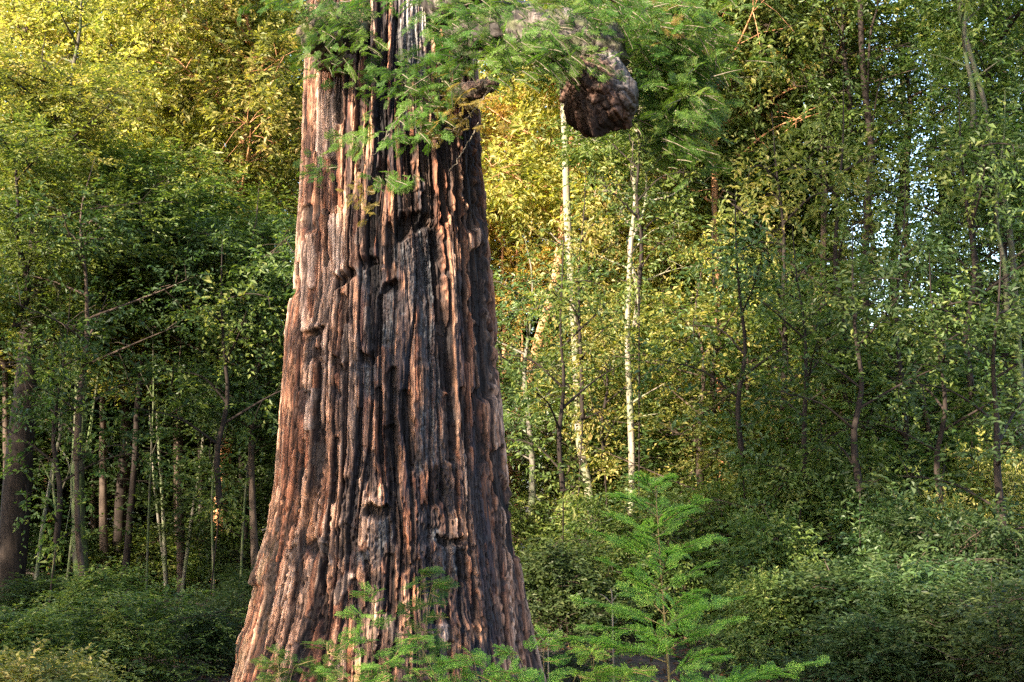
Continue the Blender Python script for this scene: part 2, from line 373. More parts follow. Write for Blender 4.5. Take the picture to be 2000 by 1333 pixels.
# burnt furrows and scars, traced on the bark: points (px,py) ..., half width in px, depth (m), kind
# kind: f = black furrow, h = black hollow, g = grey charred face, c = charcoal patch
S_ = [
 ('f', [(742, -60), (744, 110), (744, 240), (752, 262), (751, 345)], 8, .07), ('f', [(738, 360), (730, 394), (724, 450), (719, 505)], 7, .06),
 ('h', [(709, 507), (725, 506)], 9, .07), ('g', [(712, 530), (724, 552)], 13, .02),
 ('f', [(782, 124), (786, 212)], 6, .05), ('f', [(799, 285), (806, 375), (803, 424), (780, 458)], 9, .08),
 ('h', [(785, 445), (812, 428), (830, 432)], 11, .07), ('g', [(795, 500), (815, 470), (820, 560)], 24, .04),
 ('g', [(832, 450), (838, 560), (842, 690)], 13, .05), ('f', [(835, 262), (838, 345), (840, 430)], 9, .07),
 ('f', [(852, 440), (862, 560), (872, 680), (880, 760)], 7, .07), ('f', [(862, 230), (866, 330), (872, 430)], 6, .06),
 ('f', [(918, 230), (922, 330), (930, 440)], 11, .07), ('f', [(890, 240), (894, 350), (902, 470)], 6, .05),
 ('f', [(936, 500), (944, 600), (952, 670), (957, 760)], 13, .08), ('f', [(905, 480), (912, 600), (918, 700)], 5, .05),
 ('h', [(662, 548), (676, 535)], 10, .08), ('h', [(603, 652), (622, 650)], 6, .06), ('c', [(606, 668), (605, 705)], 8, .03),
 ('h', [(752, 570), (770, 562)], 8, .07), ('g', [(757, 590), (760, 655)], 13, .045), ('f', [(761, 450), (764, 560)], 6, .06),
 ('f', [(724, 520), (727, 600), (727, 690)], 7, .05), ('h', [(708, 697), (722, 700)], 7, .05), ('g', [(714, 715), (730, 752)], 12, .02),
 ('f', [(765, 735), (768, 800), (771, 862)], 8, .07), ('f', [(790, 770), (798, 840), (805, 905)], 8, .06),
 ('g', [(852, 710), (858, 790)], 10, .03), ('g', [(848, 820), (852, 905)], 20, .035), ('h', [(850, 940), (858, 968)], 12, .05),
 ('h', [(655, 706), (662, 718)], 7, .04), ('c', [(594, 760), (588, 800)], 8, .03), ('c', [(652, 757), (654, 766)], 6, .03),
 ('f', [(597, 400), (600, 442)], 6, .05), ('f', [(763, 850), (767, 970), (778, 1030), (793, 1105)], 9, .08),
 ('c', [(683, 937), (680, 1024)], 10, .03), ('h', [(725, 1004), (748, 1000)], 9, .08), ('g', [(742, 1025), (735, 1055), (712, 1085)], 12, .03),
 ('g', [(746, 1040), (745, 1090)], 12, .03), ('h', [(674, 1050), (676, 1072)], 12, .04), ('c', [(604, 1062), (608, 1078)], 11, .03),
 ('c', [(840, 990), (845, 1050)], 12, .03), ('g', [(872, 1070), (880, 1105)], 21, .04), ('h', [(868, 1058), (902, 1058)], 6, .06),
 ('c', [(888, 1150), (900, 1180)], 19, .05), ('f', [(633, 1075), (629, 1150), (626, 1232)], 5, .06), ('f', [(717, 1098), (719, 1192)], 4, .05),
 ('f', [(973, 886), (985, 960), (1010, 1085)], 8, .06), ('f', [(762, 1100), (764, 1200)], 8, .06), ('f', [(818, 1100), (824, 1180)], 5, .04),
 ('f', [(660, 120), (664, 240)], 5, .04), ('f', [(700, 180), (702, 330)], 5, .05), ('f', [(620, 300), (616, 420)], 3, .03), ('f', [(640, 420), (636, 520)], 3, .03),
 ('f', [(668, 580), (664, 700)], 4, .04), ('f', [(742, 580), (738, 690)], 4, .05), ('f', [(620, 690), (612, 860)], 4, .04), ('f', [(585, 520), (582, 640)], 3, .03),
 ('f', [(738, 760), (742, 900)], 5, .05), ('f', [(700, 800), (698, 930)], 4, .04), ('f', [(880, 780), (885, 900)], 6, .05), ('f', [(905, 760), (915, 880)], 5, .05),
 ('f', [(935, 770), (950, 900)], 6, .05), ('f', [(655, 860), (650, 980)], 4, .04), ('f', [(590, 860), (583, 990)], 3, .035), ('c', [(870, 930), (880, 990)], 9, .03),
 ('c', [(730, 1130), (740, 1160)], 12, .02), ('c', [(690, 1150), (700, 1210)], 8, .02), ('c', [(840, 1110), (850, 1140)], 10, .02), ('c', [(720, 900), (726, 960)], 8, .02),
 ('g', [(800, 20), (805, 130)], 20, -.01), ('f', [(775, 40), (778, 140)], 5, .04), ('f', [(715, 20), (716, 130)], 5, .05), ('f', [(905, 1090), (915, 1130)], 9, .04),
]
ORANGE = [([(588, 975), (597, 1010), (602, 1038)], 17), ([(900, 1005), (906, 1050)], 10), ([(940, 1222), (944, 1300)], 16), ([(975, 1290), (1000, 1320)], 12),
          ([(885, 1250), (905, 1290)], 14), ([(905, 1225), (890, 1235)], 10)]
PALE = [([(652, 430), (662, 480), (664, 525)], 9), ([(648, 190), (645, 290)], 13), ([(594, 480), (590, 640)], 6), ([(675, 640), (668, 700)], 6), ([(716, 600), (722, 680)], 6),
        ([(627, 180), (624, 330)], 7), ([(655, 1165), (680, 1130)], 10), ([(625, 1060), (640, 1100)], 8), ([(850, 1240), (870, 1230)], 16), ([(755, 1210), (770, 1250)], 12), ([(606, 760), (600, 830)], 7),
        ([(604, 460), (606, 560)], 6), ([(700, 470), (706, 440)], 6)]
def seg_mask(px, py, pts, w, warp, soft=0.45):
    """1 inside a stroke of half width w, fading over soft*w; only points near it are computed"""
    m = np.zeros(px.shape); xs = [p[0] for p in pts]; ys = [p[1] for p in pts]
    sel = (px > min(xs) - 3 * w) & (px < max(xs) + 3 * w) & (py > min(ys) - 3 * w) & (py < max(ys) + 3 * w)
    if not sel.any(): return m
    X = px[sel] + warp[0][sel] * w * 0.8; Y_ = py[sel] + warp[1][sel] * w * 1.6; best = np.full(X.shape, 1e9)
    for (a, b), (c, d) in zip(pts[:-1], pts[1:]):
        vx, vy = c - a, d - b; t = np.clip(((X - a) * vx + (Y_ - b) * vy) / (vx * vx + vy * vy + 1e-6), 0, 1)
        best = np.minimum(best, np.hypot(X - a - t * vx, Y_ - b - t * vy))
    m[sel] = 1 - sstep(1 - soft, 1 + soft, best / w)
    return m

def trunk_material():
    m, nt, N, L = new_mat('redwood_bark')
    at = N('ShaderNodeAttribute'); at.attribute_name = 'bark_color'
    tc = N('ShaderNodeTexCoord')
    mp = N('ShaderNodeMapping'); mp.inputs['Scale'].default_value = (42, 42, 4.5); L(tc.outputs['Object'], mp.inputs[0])
    n1 = N('ShaderNodeTexNoise'); n1.inputs['Scale'].default_value = 1.0; n1.inputs['Detail'].default_value = 6; n1.inputs['Roughness'].default_value = 0.6
    L(mp.outputs[0], n1.inputs['Vector'])
    r = ramp(nt, [(0.36, (0.34, 0.30, 0.29)), (0.5, (0.96, 0.95, 0.95)), (0.66, (1.5, 1.46, 1.42))]); L(n1.outputs[0], r.inputs[0])
    n3 = N('ShaderNodeTexNoise'); n3.inputs['Scale'].default_value = 12; n3.inputs['Detail'].default_value = 4; n3.inputs['Roughness'].default_value = 0.55
    L(tc.outputs['Object'], n3.inputs['Vector'])
    r3 = ramp(nt, [(0.32, (0.78, 0.76, 0.75)), (0.6, (1.1, 1.1, 1.1))]); L(n3.outputs[0], r3.inputs[0])
    m1 = N('ShaderNodeMix'); m1.data_type = 'RGBA'; m1.blend_type = 'MULTIPLY'; m1.inputs[0].default_value = 1
    L(at.outputs['Color'], m1.inputs[6]); L(r.outputs[0], m1.inputs[7])
    m2 = N('ShaderNodeMix'); m2.data_type = 'RGBA'; m2.blend_type = 'MULTIPLY'; m2.inputs[0].default_value = 1
    L(m1.outputs[2], m2.inputs[6]); L(r3.outputs[0], m2.inputs[7])
    b = N('ShaderNodeBsdfPrincipled'); b.inputs['Roughness'].default_value = 0.8; b.inputs['Specular IOR Level'].default_value = 0.25
    L(m2.outputs[2], b.inputs['Base Color'])
    ad = N('ShaderNodeMath'); ad.operation = 'ADD'; L(n1.outputs[0], ad.inputs[0]); L(n3.outputs[0], ad.inputs[1])
    bp = N('ShaderNodeBump'); bp.inputs['Strength'].default_value = 0.6; bp.inputs['Distance'].default_value = 0.007
    L(ad.outputs[0], bp.inputs['Height']); L(bp.outputs[0], b.inputs['Normal'])
    L(b.outputs[0], N('ShaderNodeOutputMaterial').inputs[0])
    return m
M['redwood'] = trunk_material()

def bark_fields(u, z, per_m, s=11):
    """stringy plates on a surface unrolled to u (m, period per_m) and height z (m): relief in metres, plate id, crack depth 0-1"""
    wx = 0.030 * (2 * fbm(u / per_m * 12, z * 0.9, s, 3, per=12) - 1) + 0.010 * (2 * fbm(u / per_m * 40, z * 2.5, s + 3, 3, per=40) - 1)
    U = u + wx + 0.005 * (2 * fbm(u / per_m * 200, z * 9, s + 5, 2, per=200) - 1)
    def straps(width, length, sd, wob):
        n = round(per_m / width); q = U / per_m * n + wob * (2 * vnoise(U / per_m * n * 0.9, z * 0.7, sd + 5, per=round(n * 0.9)) - 1)
        ci = np.floor(q); fr = q - ci; cw = np.mod(ci, n)
        zz = z / length * (0.6 + 0.9 * hash01(cw, cw * 0, sd + 1)) + 9.7 * hash01(cw, cw * 0, sd + 2)
        zz = zz + 0.10 * (2 * fbm(u / per_m * 150, z * 3, sd + 3, 2, per=150) - 1) + 0.16 * (fr - 0.5) * (2 * hash01(cw, np.floor(zz), sd + 8) - 1)
        cj = np.floor(zz); fz = zz - cj
        idv = hash01(cw, cj, sd); e = np.minimum(fr, 1 - fr); ez = np.minimum(fz, 1 - fz) * length / width
        return idv, e, ez, hash01(cw, cj, sd + 12)
    ia, ea, eza, ra = straps(0.120, 2.0, s + 20, 0.7)
    ib, eb, ezb, rb = straps(0.052, 0.9, s + 40, 0.9)
    C1, C2, ic = voronoi(U / per_m * round(per_m / 0.017), z / 0.22, s + 60, per=round(per_m / 0.017))
    vary = fbm(u / per_m * 9, z * 0.8, s + 80, 3, per=9)
    wA = 0.07 + 0.20 * vary * ra; ca = 1 - sstep(0.55, 1.0, ea / (wA + 0.05)); cb = (1 - sstep(0.10, 0.20, eb)) * sstep(0.3, 0.7, rb)
    k1 = np.abs(2 * fbm(U / per_m * 70, z * 0.8, s + 100, 2, per=70) - 1); c1 = (1 - sstep(0.0, 0.15, k1)) * sstep(0.35, 0.6, vary + 0.15)
    h = 0.036 * (ia ** 1.4 - 0.4) + 0.020 * (ib - 0.5) * (0.3 + rb) + 0.035 * (fbm(u / per_m * 24, z * 0.5, s + 180, 2, per=24) - 0.5) - 0.045 * ca * (0.4 + vary) - 0.016 * cb 
    fl = fbm(u / per_m * 110, z * 5.5, s + 140, 3, per=110); torn = sstep(0.56, 0.64, fl)
    fb = np.abs(2 * fbm(U / per_m * 210, z * 3.0, s + 160, 2, per=210) - 1); torn2 = 1 - sstep(0.03, 0.22, fb)
    h += -0.012 * torn - 0.007 * torn2 - 0.014 * c1 + 0.006 * (2 * fbm(u / per_m * 60, z * 6, s + 90, 3, per=60) - 1)
    crack = np.clip(ca * (0.6 + 0.7 * vary) + cb * 0.55 + c1 * 0.45 + 0.6 * (1 - sstep(0, 0.10, eza)) * (ia < 0.5) + 0.30 * torn + 0.22 * torn2, 0, 1)
    return h, ia, ib, ic, crack

def mixc(c, d, m): return c * (1 - m[:, None]) + np.asarray(d) * m[:, None]

def build_redwood():
    root = thing('redwood_tree', 'giant old redwood with fire scarred furrowed bark and a huge flaring trunk', 'tree', (-1.1, TY, 0))
    base = np.array([-1.1, TY, 0.0])
    rng = np.random.default_rng(1)
    th_f = np.linspace(-math.pi * 1.03, math.pi * 0.03, 1100); th_b = np.linspace(math.pi * 0.03, math.pi * 0.97, 130)[1:-1]
    th = np.concatenate([th_f, th_b]); nth = len(th)
    zz = np.concatenate([np.linspace(-0.35, 7.1, 1280), np.linspace(7.12, 9.8, 90)[1:], [11, 13]]); nz = len(zz)
    TH, Z = np.meshgrid(th, zz, indexing='ij')
    TH = TH.ravel(); Z = Z.ravel()
    l, r = trunk_lr(Z); cx = (l + r) / 2; w = (r - l) / 2
    above = Z > _z[-1]; w = np.where(above, w * (1 - 0.03 * (Z - _z[-1])), w)
    per = 2 * math.pi; u = np.mod(TH, per)
    front = np.abs(np.sin(TH))
    base_f = np.clip((2.2 - Z) / 2.4, 0, 1) ** 1.3
    flute = front * base_f * (0.10 * np.sin(5 * TH + 0.7) + 0.06 * np.sin(9 * TH + 2.0 + 0.4 * Z)) + front * 0.02 * np.sin(4 * TH + 0.5 * Z)
    R = w * (1 + flute)
    nx, ny = np.cos(TH), np.sin(TH)
    # pixel of the undisplaced surface, for tracing the scars
    v0 = np.column_stack([cx + R * nx, TY + R * ny, Z]); px, py = to_px(v0)
    facing = ny < 0.25
    u_m = u * 1.0
    h, ia, ib, ic, crack = bark_fields(u_m, Z, per)
    # lower trunk: broken up into smaller pitted scales; upper trunk: long smooth straps
    low = sstep(820, 980, py)
    pit1, pit2, ip = voronoi(u * 26 / per * 6.0, Z * 11, 333, per=156)
    pits = (1 - sstep(0.12, 0.40, pit1)) * (ip > 0.45) * np.clip(low + 0.15, 0, 1) * facing
    h = h - 0.024 * pits
    w1 = 2 * fbm(u * 8, Z * 8, 200, 3, per=None) - 1; w2 = 2 * fbm(u * 8 + 50, Z * 5 + 50, 220, 3) - 1
    # long broad straps high on the left half, straight strings on the right
    char = np.zeros(len(Z)); grey = np.zeros(len(Z)); fur = np.zeros(len(Z)); hol = np.zeros(len(Z))
    pxw = np.where(facing, px, -9e3)
    for kind, pts, hw, dep in S_:
        m = seg_mask(pxw, py, pts, hw * (1.55 if kind in 'gc' else 1.35), (w1, w2), 0.55 if kind in 'gc' else 0.4)
        if kind in 'fh': fur = np.maximum(fur, m)
        if kind == 'h': hol = np.maximum(hol, m)
        if kind == 'g': grey = np.maximum(grey, m)
        if kind == 'c': char = np.maximum(char, m)
        h = h - m * dep * (1.0 if kind != 'g' else 0.9)
        if kind in 'gc': h = h + m * 0.006 * (2 * vnoise(u * 90, Z * 60, 71) - 1)
        if kind == 'h':     # an overhanging lip above each hollow
            up = seg_mask(pxw, py + hw * 2.0, pts, hw * 0.9, (w1, w2), 0.6); h = h + up * 0.02
    ora = np.zeros(len(Z)); pal = np.zeros(len(Z))
    for pts, hw in ORANGE: ora = np.maximum(ora, seg_mask(pxw, py, pts, hw, (w1, w2), 0.6))
    for pts, hw in PALE:
        m = seg_mask(pxw, py, pts, hw, (w1, w2), 0.4); pal = np.maximum(pal, m); h = h * (1 - 0.4 * m) + 0.018 * m
    # the torn spur on the left buttress and the ledge under the left strap
    left = np.exp(-((np.mod(TH, per) - math.pi) / 0.38) ** 2)
    spur = left * sstep(1035, 1139, py) * (1 - sstep(1139, 1147, py)); h = h + 0.065 * spur
    spur2 = left * sstep(1215, 1255, py) * (1 - sstep(1262, 1300, py)); h = h + 0.04 * spur2
    led = np.exp(-((np.mod(TH, per) - math.pi) / 0.30) ** 2) * sstep(572, 590, py) * (1 - sstep(640, 760, py)); h = h + 0.02 * led
    h = h - 0.02 * np.exp(-((np.mod(TH, per) - math.pi) / 0.30) ** 2) * sstep(540, 570, py) * (1 - sstep(570, 582, py))
    V = np.column_stack([cx + (R + h) * nx, TY + (R + h) * ny, Z]) - base
    # bark colours; the right side also carries some shade
    tan = np.array([0.500, 0.265, 0.165]); red = np.array([0.290, 0.112, 0.060]); brown = np.array([0.185, 0.082, 0.050]); pink = np.array([0.620, 0.395, 0.285])
    t1 = ia * 0.46 + ib * 0.40 + ic * 0.14
    t1 = np.clip((t1 - 0.5) * 1.75 + 0.56 + 0.35 * (2 * fbm(u * 7, Z * 1.2, 300, 3) - 1) - 0.10 * low, 0, 1)
    c = np.zeros((len(Z), 3)) + brown
    c = mixc(c, brown * 0.35, 1 - sstep(0.04, 0.22, t1)); c = mixc(c, red, sstep(0.10, 0.36, t1)); c = mixc(c, tan, sstep(0.30, 0.68, t1)); c = mixc(c, pink, sstep(0.72, 1.0, t1))
    rt = sstep(820, 940, px - 0.08 * (py - 500)) * facing                       # darker bark and right-side shade, both put into the colour
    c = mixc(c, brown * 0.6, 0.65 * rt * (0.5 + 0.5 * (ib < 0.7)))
    c = mixc(c, np.array([0.018, 0.010, 0.009]), np.clip(crack * 1.05, 0, 1))
    c = mixc(c, np.array([0.036, 0.018, 0.015]), pits * 0.85)
    c = mixc(c, np.array([0.600, 0.440, 0.360]), pal * 0.75 * (1 - 0.7 * crack)); c = mixc(c, np.array([0.620, 0.320, 0.180]), ora * 0.8 * (1 - 0.75 * crack) * (0.55 + 0.45 * (ic > 0.35)))
    lich = fbm(u * 14, Z * 5, 400, 4)
    lm = np.clip(left * 1.1, 0, 1) * sstep(980, 1100, py) * sstep(0.40, 0.62, lich); c = mixc(c, np.array([0.230, 0.230, 0.150]), lm * 0.8)
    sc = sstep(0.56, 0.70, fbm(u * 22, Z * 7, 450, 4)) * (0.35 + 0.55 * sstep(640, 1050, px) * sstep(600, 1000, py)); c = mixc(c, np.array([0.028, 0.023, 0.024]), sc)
    mid = facing * sstep(0.10, 0.40, (px - 560) / 460) * (1 - sstep(0.86, 0.97, (px - 560) / 460))
    st = sstep(0.54, 0.59, fbm(u * 9, Z * 0.9, 460, 4)) * mid; st2 = sstep(0.59, 0.64, fbm(u * 15, Z * 2.6, 470, 3)) * facing
    c = mixc(c, np.array([0.019, 0.020, 0.028]), st * (0.78 + 0.22 * crack) * (0.35 + 0.65 * (ib < 0.72))); c = mixc(c, np.array([0.030, 0.024, 0.024]), st2 * 0.7)
    c = mixc(c, np.array([0.016, 0.014, 0.017]), char * 0.9)
    gcol = mixc(np.zeros((len(Z), 3)) + np.array([0.030, 0.032, 0.038]), np.array([0.080, 0.084, 0.094]), sstep(0.45, 0.75, fbm(u * 60, Z * 40, 500, 3)))
    gs = grey * (0.35 + 0.6 * sstep(0.35, 0.6, fbm(u * 40, Z * 3, 520, 3))); c = mixc(c, np.array([0.055, 0.036, 0.032]), grey * 0.8); c = c * (1 - gs[:, None]) + gcol * gs[:, None]
    c = mixc(c, np.array([0.010, 0.008, 0.009]), np.clip(fur * 0.9, 0, 1))
    top = sstep(130, 20, py) * sstep(770, 790, px) * (1 - sstep(830, 850, px)) * facing; c = mixc(c, np.array([0.32, 0.31, 0.30]), top * 0.8 * (ic > 0.3))
    i = (np.arange(nth)[:, None] * nz + np.arange(nz - 1)[None, :]); i2 = np.roll(np.arange(nth), -1)[:, None] * nz + np.arange(nz - 1)[None, :]
    q = np.stack([i, i2, i2 + 1, i + 1], -1).reshape(-1, 4)
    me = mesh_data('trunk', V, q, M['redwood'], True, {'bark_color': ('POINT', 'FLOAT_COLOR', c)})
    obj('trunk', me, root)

    def limb(name, pts, radii, sides, lab, seed, cols, rough=0.12, parent=root, cap=True, cut=None):
        """knotty limb: a lofted tube with lumps; cols = (dark, light)"""
        Lp = smooth_line(np.array([P(*p) for p in pts]) - base, 90); k = np.linspace(0, 1, 90)
        rr = np.interp(k, np.linspace(0, 1, len(radii)), radii)
        if cap: rr = rr * np.sqrt(np.clip((1.003 - k) * 14, 0.0, 1))
        t = nrm(np.gradient(Lp, axis=0)); a = nrm(np.cross(t, np.array([0.1, 1.0, 0.2]))); b = np.cross(t, a)
        ang = np.linspace(0, 2 * math.pi, sides, endpoint=False); K, A = np.meshgrid(k * 90 / 90, ang, indexing='ij')
        cp = int(8)
        n1 = fbm(A / (2 * math.pi) * cp, K * 9, seed, 4, per=cp); n2 = fbm(A / (2 * math.pi) * 24, K * 22, seed + 4, 4, per=24)
        V1, V2, vi = voronoi(A / (2 * math.pi) * 7, K * 8, seed + 8, per=7)
        f = 1 + rough * 3.2 * (n1 - 0.5) + rough * 1.8 * (n2 - 0.5) + rough * 1.5 * (vi - 0.5) - rough * 0.9 * (1 - sstep(0, .2, V2 - V1))
        ring = Lp[:, None] + (rr[:, None] * f)[..., None] * (np.cos(ang)[None, :, None] * a[:, None] + np.sin(ang)[None, :, None] * b[:, None])
        v = ring.reshape(-1, 3); m = len(k)
        i = np.arange(m - 1)[:, None] * sides; j = np.arange(sides)[None, :]; j2 = (j + 1) % sides
        q = np.stack([i + j, i + j2, i + sides + j2, i + sides + j], -1).reshape(-1, 4)
        cc = np.zeros((m * sides, 3)) + np.array(cols[0]); cc = mixc(cc, cols[1], sstep(0.38, 0.66, (n2 * 0.6 + vi * 0.4).ravel()))
        cc = mixc(cc, cols[2], sstep(0.52, 0.62, fbm(A * 3, K * 9, seed + 60, 4).ravel()) * 0.8)
        me = mesh_data(name, v, q, M['redwood'], True, {'bark_color': ('POINT', 'FLOAT_COLOR', cc)})
        o = obj(name, me, parent)
        if lab: o['label'] = lab
        return o
    greyc = ((0.030, 0.026, 0.024), (0.120, 0.102, 0.094), (0.060, 0.066, 0.032))
    redc = ((0.022, 0.014, 0.012), (0.130, 0.082, 0.066), (0.100, 0.085, 0.070))
    lb = limb('limb', [(850, 30, 13.9), (930, 55, 13.2), (1020, 62, 12.9), (1110, 80, 12.7), (1175, 105, 12.65), (1195, 150, 12.6)],
              [.20, .26, .26, .24, .24, .15], 64, 'thick gnarled grey limb ending in a hanging burl', 21, greyc, 0.16)
    # the burl: an angular broken lump, cut by many random planes
    def lump(name, cpx, rad, seed, lab, cols, parent, nplane=70, squash=(1, 1, 1)):
        g = np.random.default_rng(seed); nl, nm = 110, 150
        ph = np.linspace(0.001, math.pi - 0.001, nl); la = np.linspace(0, 2 * math.pi, nm, endpoint=False); PH, LA = np.meshgrid(ph, la, indexing='ij')
        d = np.stack([np.sin(PH) * np.cos(LA), np.sin(PH) * np.sin(LA), np.cos(PH)], -1).reshape(-1, 3)
        r_ = np.full(len(d), 1.5)
        for _ in range(nplane):
            n_ = nrm(g.normal(0, 1, 3)); r_ = np.minimum(r_, g.uniform(0.90, 1.12) / np.maximum(d @ n_, 0.15))
        a_ = d[:, 0] * 2.6 + d[:, 2] * 1.3 - d[:, 1] * .9 + 20; b_ = d[:, 2] * 2.4 - d[:, 0] * 1.1 + d[:, 1] * 1.8 + 30
        n1 = fbm(a_ * 1.5, b_ * 1.5, seed, 4); n2 = fbm(a_ * 4.5, b_ * 4.5, seed + 3, 4); V1, V2, vi = voronoi(a_ * 1.3, b_ * 1.3, seed + 9)
        r_ = r_ * (1 + 0.30 * (n1 - 0.5) + 0.16 * (n2 - 0.5) - 0.07 * (1 - sstep(0, 0.14, V2 - V1)) + 0.10 * (vi - 0.5))
        v = d * (r_ * rad)[:, None] * np.array(squash) + (P(*cpx) - base)
        i_ = np.arange(nl - 1)[:, None] * nm; j_ = np.arange(nm)[None, :]; j2 = (j_ + 1) % nm
        q = np.stack([i_ + j_, i_ + j2, i_ + nm + j2, i_ + nm + j_], -1).reshape(-1, 4)
        cc = np.zeros((len(d), 3)) + np.array(cols[0]); cc = mixc(cc, cols[1], sstep(0.42, 0.60, n2 * 0.5 + vi * 0.5)); cc = mixc(cc, cols[2], sstep(0.15, 0.75, d[:, 0] * 0.8 + d[:, 2] * 0.6 + 0.6 * (n1 - 0.5)))
        cc = mixc(cc, np.array([0.012, 0.008, 0.007]), (1 - sstep(0, 0.10, V2 - V1)) * 0.8)
        o = obj(name, mesh_data(name, v, q[:, ::-1], M['redwood'], True, {'bark_color': ('POINT', 'FLOAT_COLOR', cc)}), parent); o['label'] = lab
    lump('burl', (1170, 184, 12.5), .340, 8, 'dark angular broken burl hanging at the limb end', ((0.020, 0.012, 0.010), (0.095, 0.055, 0.042), (0.130, 0.120, 0.122)), lb, squash=(1.02, 1, 1.08))
    limb('limb', [(880, 190, 13.6), (925, 178, 12.95), (958, 166, 12.6), (972, 163, 12.5)], [.14, .09, .065, .03], 32, 'short dark broken limb below the grey one', 51, redc, 0.14)
    limb('broken_knob', [(690, 50, 13.5), (655, 60, 13.05), (628, 70, 12.8), (606, 96, 12.65)], [.24, .23, .20, .07], 48, 'mossy broken knob on the left of the trunk', 61,
         ((0.030, 0.022, 0.017), (0.110, 0.088, 0.062), (0.055, 0.064, 0.028)), 0.22)
    limb('broken_knob', [(690, 105, 13.6), (660, 112, 13.15), (618, 122, 12.85)], [.18, .16, .07], 40, 'dark hollow knob under the mossy one', 67, redc, 0.2)
    limb('limb', [(810, -20, 13.7), (880, 0, 13.1), (925, -25, 12.7), (1000, -100, 12.4)], [.2, .2, .16, .1], 40, None, 71, greyc, 0.14)
    # bare twigs in front of the bark
    for pts, r0 in [([(985, 100, 12.2), (920, 110, 12.2), (850, 140, 12.1), (772, 194, 12.0)], .010), ([(962, 168, 12.3), (925, 215, 12.2), (895, 245, 12.2), (872, 262, 12.2)], .008),
                    ([(935, 240, 12.4), (905, 295, 12.3), (878, 335, 12.3)], .007), ([(957, 0, 12.3), (956, 90, 12.3), (962, 180, 12.3)], .006),
                    ([(1228, 262, 12.5), (1236, 290, 12.5), (1232, 330, 12.5), (1238, 372, 12.5)], .006), ([(760, 262, 12.4), (740, 290, 12.4), (700, 330, 12.3)], .006),
                    ([(560, 10, 12.8), (600, 12, 12.8), (650, 8, 12.8), (700, 0, 12.8)], .012), ([(1000, 60, 12.3), (980, 130, 12.1), (905, 180, 12.0), (840, 190, 11.9)], .007),
                    ([(800, 205, 12.2), (770, 240, 12.1), (745, 275, 12.0)], .006)]:
        Lw = smooth_line(np.array([P(*p) for p in pts]) - base, 24); Lw[1:-1] += rng.normal(0, 0.006, (22, 3))
        T = Tubes(); T.add(Lw, np.linspace(r0, r0 * 0.4, 24), 5)
        obj('bare_twig', T.mesh('bare_twig', M['twig']), root)
    return root, base

# ------------------------------------------------------------------ redwood fronds
def frond_proto(seed, nside=20, need=17, nl=0.042, nw=0.013):
    """flat needle spray of unit length along +x, lying in the xy plane"""
    rng = np.random.default_rng(seed); cen = []; ax = []; ln = []
    stems = []
    def row(o, d, L, n):
        s = np.linspace(0.06, 1.0, n)
        for sg in (1, -1):
            pr = np.array([-d[1], d[0], 0]) * sg
            a = nrm(d * 0.55 + pr + rng.normal(0, 0.10, (n, 3)))
            l = nl * (0.55 + 0.6 * np.sin(np.pi * np.clip(s * 0.85 + 0.1, 0, 1))) * rng.uniform(0.85, 1.15, n)
            cen.append(o + d * (s * L)[:, None] + a * (l * 0.5)[:, None] + np.array([0, 0, 1]) * (-0.25 * L * s ** 2)[:, None] * 0.5); ax.append(a); ln.append(l)
        stems.append((o, o + d * L + np.array([0, 0, -0.12 * L])))
    row(np.zeros(3), np.array([1., 0, 0]), 1.0, need * 3)
    for k in range(nside):
        s = 0.10 + 0.84 * k / nside; sg = 1 if k % 2 else -1
        L = (0.44 * (1 - s) ** 0.65 + 0.05) * rng.uniform(0.75, 1.15) * min(1, 0.5 + s * 2.2); an = math.radians(rng.uniform(38, 56)) * sg
        row(np.array([s, 0, 0]), np.array([math.cos(an), math.sin(an), 0]), L, max(4, int(need * L / 0.36)))
    cen = np.vstack(cen); ax = np.vstack(ax); ln = np.concatenate(ln)
    nor = np.array([0, 0, 1.0]) + rng.normal(0, 0.25, ax.shape)
    v, q, r = leaf_cloud(cen, ax, nor, ln, np.full(len(ln), nw), rng, 0.1)
    return v, q, r, stems
FRONDS = [frond_proto(s) for s in (101, 102, 103, 104)]
FR_SM = [frond_proto(s, 10, 7, 0.092, 0.038) for s in (131, 132, 133, 134)]
FRONDS_BIG = [frond_proto(s, 16, 13, 0.052, 0.018) for s in (111, 112, 113)]

